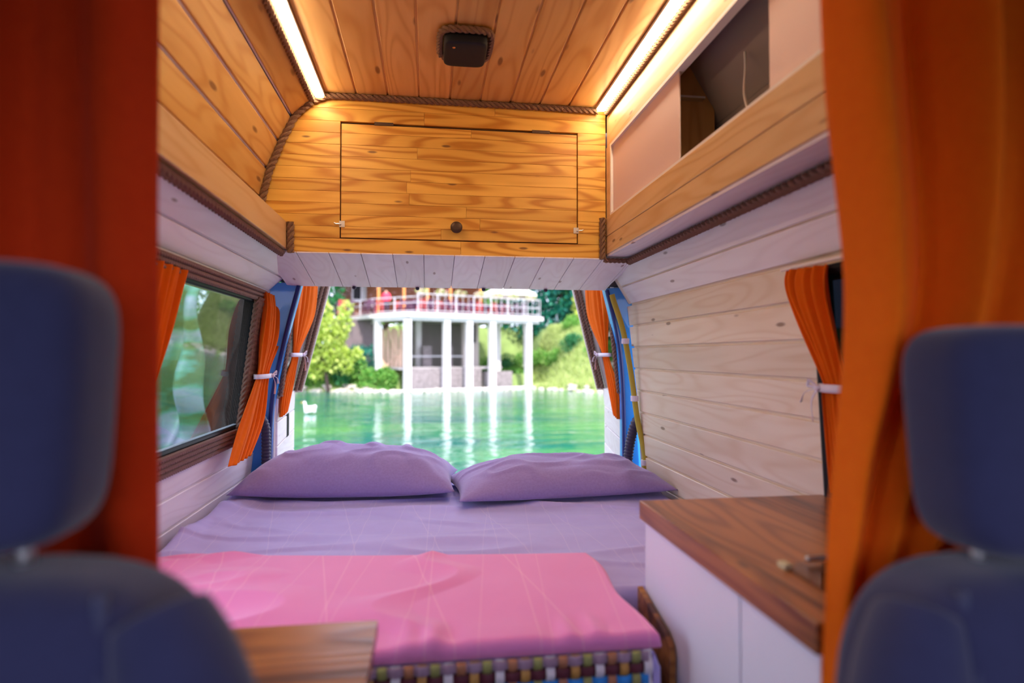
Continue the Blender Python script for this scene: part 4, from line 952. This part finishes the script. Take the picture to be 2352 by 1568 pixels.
# boards leaning under the deck
PL = wood('weathered_board', (.82, .56, .40), (.66, .42, .28), (.25, .12, .07), 'Z', knots=.02)
for k in range(7):
    x0 = -3.05 + k * .27; a = random.uniform(-.05, .05)
    o = obj('board', slab([(x0, 40.5 + .03 * (k % 2), .30), (x0 + .24, 40.5 + .03 * (k % 2), .30), (x0 + .24 + a, 40.75, 2.95 - random.uniform(0, .25)), (x0 + a, 40.75, 2.9)], (0, -1, .1), .03, .004), PL, ter)
for a, b_ in (((-2.9, .35), (-1.4, 2.3)), ((-2.75, 2.9), (-2.0, .7))):
    obj('brace', slab([(a[0], 40.4, a[1]), (a[0] + .2, 40.4, a[1]), (b_[0] + .2, 40.55, b_[1]), (b_[0], 40.55, b_[1])], (0, -1, 0), .04, .004), PL, ter)
# railing
def railing(a, b_, n, parent, zt=1.18, posts=True, bal=True):
    rl = obj('railing', beam(a, b_, ZD + zt - .04, ZD + zt, .045), RAIL, parent)
    for z_ in (.12, .60): obj('rail', beam(a, b_, ZD + z_, ZD + z_ + .035, .035), RAIL, rl)
    for k in range(n + 1):
        q = a.lerp(b_, k / n); d_ = (b_ - a).normalized() * .024; obj('post', beam(q - d_, q + d_, ZD, ZD + zt, .048), RAIL, rl)
    if bal:
        bm = bmesh.new(); nb = int((b_ - a).length / .4)
        for k in range(nb):
            q = a.lerp(b_, (k + .5) / nb); box(bm, q.x - .011, q.x + .011, q.y - .011, q.y + .011, ZD + .12, ZD + zt - .04)
        o = obj('balusters', bm, RAIL, rl); o['kind'] = 'stuff'
    return rl
ro_ = nin * -.22
railing(A + ro_ + dfr * .55, Bp + ro_, 7, ter)
railing(Bp + ro_, Bp + nin * 6, 4, ter, bal=False)
railing(A + ro_ + dfr * .55, D + V(-.2, .1, 0), 2, ter, 1.0, bal=False)
railing(D + V(-.2, .1, 0), V(-6.3, 44.1, 0), 3, ter, 1.0, bal=False)
obj('strut', tube([(-4.1, 42.0, 2.3), (-3.6, 40.6, 3.5)], .05, 8), RAIL, ter)
# timber cabin at the back of the terrace
cab_ = thing('timber_cabin', 'brown timber cabin with a veranda behind the terrace', 'building', (-1, 47, ZD))
for k in range(14):
    z0 = ZD + k * .25; obj('wall_board', slab([(-6.9, 47.0, z0), (4.2, 48.6, z0), (4.2, 48.6, z0 + .24), (-6.9, 47.0, z0 + .24)], (.14, -1, 0), .06, .012), BROWN, cab_)
wn = obj('window', slab([(-5.75, 46.9, 5.2), (-4.95, 47.0, 5.2), (-4.95, 47.0, 6.5), (-5.75, 46.9, 6.5)], (.14, -1, 0), .08, .01), RAIL, cab_)
obj('pane', slab([(-5.63, 46.86, 5.35), (-5.08, 46.94, 5.35), (-5.08, 46.94, 6.4), (-5.63, 46.86, 6.4)], (.14, -1, 0), .02, .003), BLACK, wn)
obj('casement', slab([(-4.9, 46.9, 5.25), (-4.65, 46.6, 5.25), (-4.65, 46.6, 6.45), (-4.9, 46.9, 6.45)], (.8, -1, 0), .05, .01), RAIL, wn)
for x0, y0 in ((-3.6, 44.9), (-1.8, 45.2), (-.1, 45.5), (1.6, 45.8), (3.9, 46.1)):
    obj('veranda_post', B(x0 - .09, x0 + .09, y0 - .09, y0 + .09, ZD, 7.1), ORPOST, cab_)
obj('roof', slab([(-7.4, 44.6, 7.0), (4.8, 45.6, 7.0), (4.8, 49.5, 8.6), (-7.4, 48.6, 8.6)], (0, -.4, 1), .15, .02), BROWN, cab_)
aw = thing('parasol', 'large cream parasol over the right end of the terrace', 'parasol', (5.6, 42.6, ZD))
bm = bmesh.new(); top = bm.verts.new((5.6, 42.6, 6.45)); rim = [bm.verts.new((5.6 + 2.0 * math.cos(t), 42.6 + 1.9 * math.sin(t), 5.38)) for t in [2 * math.pi * (k + .5) / 8 for k in range(8)]]; lo = [bm.verts.new(v.co - V(0, 0, .16)) for v in rim]
for k in range(8): bm.faces.new((top, rim[k], rim[(k + 1) % 8])); bm.faces.new((rim[k], lo[k], lo[(k + 1) % 8], rim[(k + 1) % 8]))
obj('canopy', bm, plain('cream_canvas', (.86, .80, .68), .8), aw, solid=.01); obj('pole', tube([(5.6, 42.6, ZD), (5.6, 42.6, 6.5)], .035, 8), RAIL, aw)
# tables, chairs, flower boxes
CHM = plain('chair_plum', (.085, .02, .06), .6); CHR = plain('chair_red', (.52, .06, .05), .6); TBM = plain('table_plum', (.13, .06, .10), .5)
def terr(s, d_): q = A + dfr * s + nin * d_; return V(q.x, q.y, ZD)
def mkchair(mat, label):
    t = thing('terrace_chair', label, 'chair', (0, 0, 0), 'chairs on the far terrace')
    obj('seat', B(-.22, .22, -.22, .22, .42, .46), mat, t)
    bm = bmesh.new()
    for z_ in (.58, .70, .82): box(bm, -.22, .22, .20, .225, z_, z_ + .08)
    obj('backrest', bm, mat, t)
    for sx in (-.19, .19):
        obj('leg', B(sx - .025, sx + .025, -.22, -.17, 0, .42), mat, t); obj('leg', B(sx - .025, sx + .025, .18, .23, 0, .92), mat, t)
    return t
protoA = mkchair(CHM, 'dark plum wooden chair on the far terrace'); protoB = mkchair(CHR, 'red wooden chair on the far terrace')
def mktable():
    t = thing('terrace_table', 'dark wooden table with chairs on the far terrace', 'table', (0, 0, 0), 'tables on the far terrace')
    obj('tabletop', B(-.5, .5, -.4, .4, .71, .75), TBM, t)
    for sx in (-.44, .44):
        for sy in (-.34, .34): obj('leg', B(sx - .03, sx + .03, sy - .03, sy + .03, 0, .71), TBM, t)
    return t
protoT = mktable(); ntab = 0; used = {'a': 0, 'b': 0}
ang = math.atan2(dfr.y, dfr.x)
spots = [(1.3, 1.0), (3.0, 1.1), (4.7, 1.0), (6.4, 1.1), (8.1, 1.0), (2.0, 3.6), (4.2, 3.7), (6.6, 3.6), (-1.2, 3.2), (-2.6, 4.6), (.6, 2.3), (2.4, 2.4), (4.0, 2.2), (5.6, 2.4), (7.3, 2.3)]
for k, (s, d_) in enumerate(spots):
    q = terr(s, d_); t = protoT if k == 0 else copy_tree(protoT); t.location = q; t.rotation_euler.z = ang
    for j, (ox, oy, rz) in enumerate(((-.28, -.62, math.pi), (.28, -.62, math.pi), (0, .62, 0))):
        key = 'b' if (k + j) % 3 == 0 else 'a'; pr = protoB if key == 'b' else protoA
        c = pr if used[key] == 0 else copy_tree(pr); used[key] = 1
        c.location = q + dfr * ox + nin * oy; c.rotation_euler.z = ang + rz + random.uniform(-.15, .15)
FLM = leafmat('flower_petals', [(.80, .25, .32), (.90, .70, .70), (.35, .5, .10), (.25, .42, .07), (.6, .62, .2)], .3)
PLB = plain('planter_box', (.45, .36, .30), .8)
for k, s in enumerate((.9, 2.2, 3.5, 4.9, 6.2, 7.4, 8.8)):
    q = terr(s, -.07); q.z = ZD + 1.10
    t = thing('flower_box', ['first', 'second', 'third', 'fourth', 'fifth', 'sixth', 'seventh'][k] + ' flower box from the left along the terrace railing', 'flower box', q, 'flower boxes on the terrace railing')
    obj('box', beam(q - dfr * .32, q + dfr * .32, q.z - .02, q.z + .12, .18), PLB, t)
    obj('flowers', leaf_mesh('flowers', [(0, 0, .22, .2), (.2, .08, .2, .16), (-.2, -.08, .2, .16)], 150, .12, FLM), FLM, t)
# person in a red shirt
def skin_body(name, verts, edges, radii, mat, parent=None, loc=None, sub=2):
    me = bpy.data.meshes.new(name); me.from_pydata(verts, edges, []); o = bpy.data.objects.new(name, me); link(o, parent)
    if loc is not None: o.location = loc
    o.modifiers.new('skin', 'SKIN'); sv = me.skin_vertices[0].data if me.skin_vertices else None
    if sv is None:
        bm = bmesh.new(); bm.from_mesh(me); bm.verts.layers.skin.verify(); bm.to_mesh(me); bm.free(); sv = me.skin_vertices[0].data
    for i, r in enumerate(radii): sv[i].radius = (r, r) if not isinstance(r, tuple) else r; sv[i].use_root = (i == 0)
    s = o.modifiers.new('sub', 'SUBSURF'); s.levels = sub; s.render_levels = sub; me.materials.append(mat); o.modifiers['skin'].use_smooth_shade = True
    return o
pp_ = thing('person', 'person in a red shirt standing on the far terrace', 'person', (-2.78, 40.6, ZD))
PV = [(0, 0, .95), (0, 0, 1.2), (0, 0, 1.42), (0, 0, 1.52), (0, -.02, 1.66), (.2, 0, 1.40), (.27, -.04, 1.14), (.22, -.2, .98), (-.2, 0, 1.40), (-.28, 0, 1.12), (-.2, -.2, 1.0), (.1, 0, .9), (.11, -.01, .5), (.11, 0, .08), (.11, -.14, .04), (-.1, 0, .9), (-.11, -.01, .5), (-.11, 0, .08), (-.11, -.14, .04)]
PE = [(0, 1), (1, 2), (2, 3), (3, 4), (2, 5), (5, 6), (6, 7), (2, 8), (8, 9), (9, 10), (0, 11), (11, 12), (12, 13), (13, 14), (0, 15), (15, 16), (16, 17), (17, 18)]
PR = [.15, .14, .15, .06, .1, .075, .055, .04, .075, .055, .04, .1, .07, .05, .045, .1, .07, .05, .045]
m, nt, out = new_mat('person_clothes'); L = nt.links.new
p = nd(nt, 'BsdfPrincipled'); p.inputs['Roughness'].default_value = .8; tc = nd(nt, 'TexCoord'); sx_ = nd(nt, 'SeparateXYZ'); L(tc.outputs['Object'], sx_.inputs[0])
rp = nd(nt, 'ValToRGB'); rp.color_ramp.interpolation = 'CONSTANT'; e = rp.color_ramp.elements; e[0].position = 0; e[0].color = (.03, .02, .05, 1); e[1].position = .48; e[1].color = (.85, .05, .10, 1); e.new(.75).color = (.6, .32, .22, 1); e.new(.865).color = (.05, .03, .02, 1)
dv = nd(nt, 'Math', operation='DIVIDE'); dv.inputs[1].default_value = 2.0; L(sx_.outputs[2], dv.inputs[0]); L(dv.outputs[0], rp.inputs[0]); L(rp.outputs[0], p.inputs['Base Color']); L(p.outputs[0], out.inputs[0])
skin_body('body', PV, PE, PR, m, pp_)
# duck
dk = thing('duck', 'white duck swimming on the green water', 'duck', (-4.40, 23.7, ZW))
DV = [(.0, 0, .12), (-.12, 0, .14), (.12, 0, .17), (.21, 0, .32), (-.17, 0, .24), (-.19, 0, .36), (-.20, 0, .43), (-.25, 0, .43)]
DE = [(0, 1), (0, 2), (2, 3), (1, 4), (4, 5), (5, 6), (6, 7)]
skin_body('body', DV, DE, [.14, .12, .11, .04, .065, .05, .06, .035], plain('white_feathers', (.88, .86, .84), .8), dk)
obj('bill', superell((-4.40 - .30, 23.7, ZW + .42), .045, .02, .013, .8, .8, 14, 10), plain('bill_orange', (.8, .35, .05), .5), dk, smooth=True)

# --- left window: dark trunks and a cloth added to imitate reflections in its glass
for pts_, r, lb_ in (([(-2.18, 6.6, -.62), (-2.29, 6.6, .36), (-2.29, 6.6, .80), (-2.19, 6.6, 1.23), (-2.06, 6.6, 1.70), (-1.94, 6.6, 2.26), (-1.88, 6.6, 4.2)], .21, 'dark trunk shape added outside the left window to imitate a reflection, nearest the cloth'),
                     ([(-2.28, 7.4, -.62), (-2.32, 7.4, .31), (-2.28, 7.4, .85), (-2.18, 7.4, 1.39), (-2.10, 7.4, 1.88), (-2.0, 7.4, 4.4)], .24, 'dark trunk shape added outside the left window to imitate a reflection, nearest the rear rope frame')):
    P = smooth_path(pts_, 8); bm = sweep(bmesh.new(), P, lambda i, n_=len(P): r * (1.25 - .5 * i / n_ + .10 * math.sin(i * .5)), 16)
    t = thing('reflection_trunk', lb_, 'tree', pts_[0], 'reflection stand-ins outside the left window')
    obj('trunk', bm, BARK, t, smooth=True)
    tx, ty, tz = pts_[-1]; obj('foliage', leaf_mesh('foliage', [(tx - pts_[0][0] + dx, dy, 5.0 + dz, 1.0) for dx, dy, dz in ((0, 0, .3), (-.9, .2, .2), (.7, .4, .6), (-.2, -.5, 1.0), (-.4, .8, .0))], 1500, .16, DARKG), DARKG, t)
m, nt, out = new_mat('reflection_cloth_streaks'); L = nt.links.new  # streaked colours imitate reflections swirling in the left window pane
p = nd(nt, 'BsdfPrincipled'); p.inputs['Roughness'].default_value = .6; tc = nd(nt, 'TexCoord'); mp = nd(nt, 'Mapping'); mp.inputs['Rotation'].default_value = (0, R(50), 0); mp.inputs['Scale'].default_value = (.5, 1, 3.2)
L(tc.outputs['Object'], mp.inputs['Vector']); nz = nd(nt, 'TexNoise'); nz.inputs['Scale'].default_value = 1.6; nz.inputs['Detail'].default_value = 3; L(mp.outputs[0], nz.inputs['Vector'])
rp = nd(nt, 'ValToRGB'); e = rp.color_ramp.elements; e[0].position = .44; e[0].color = (.09, .14, .045, 1); e[1].position = .60; e[1].color = (.34, .34, .48, 1); e.new(.5).color = (.10, .30, .22, 1)
L(nz.outputs[0], rp.inputs[0]); L(rp.outputs[0], p.inputs['Base Color']); L(p.outputs[0], out.inputs[0]); REFL_CLOTH = m
def refl_cloth(u, v):
    x_ = lerp(-3.6, -2.06, u); z_ = lerp(-.5, 3.0, v); return V(x_ + .10 * v, 6.0 + .35 * math.sin(u * 9 + v * 5) * (.4 + .6 * v) + .18 * math.sin(u * 23 - v * 9) + .08 * math.sin(v * 26 + u * 8), z_ )
tag(obj('reflection_cloth', gridmesh(refl_cloth, 90, 80), REFL_CLOTH, smooth=True, solid=.01, loc=(-3.3, 6, -.6)), 'rumpled green and grey cloth added outside the left window to imitate swirling reflections', 'reflection_cloth')
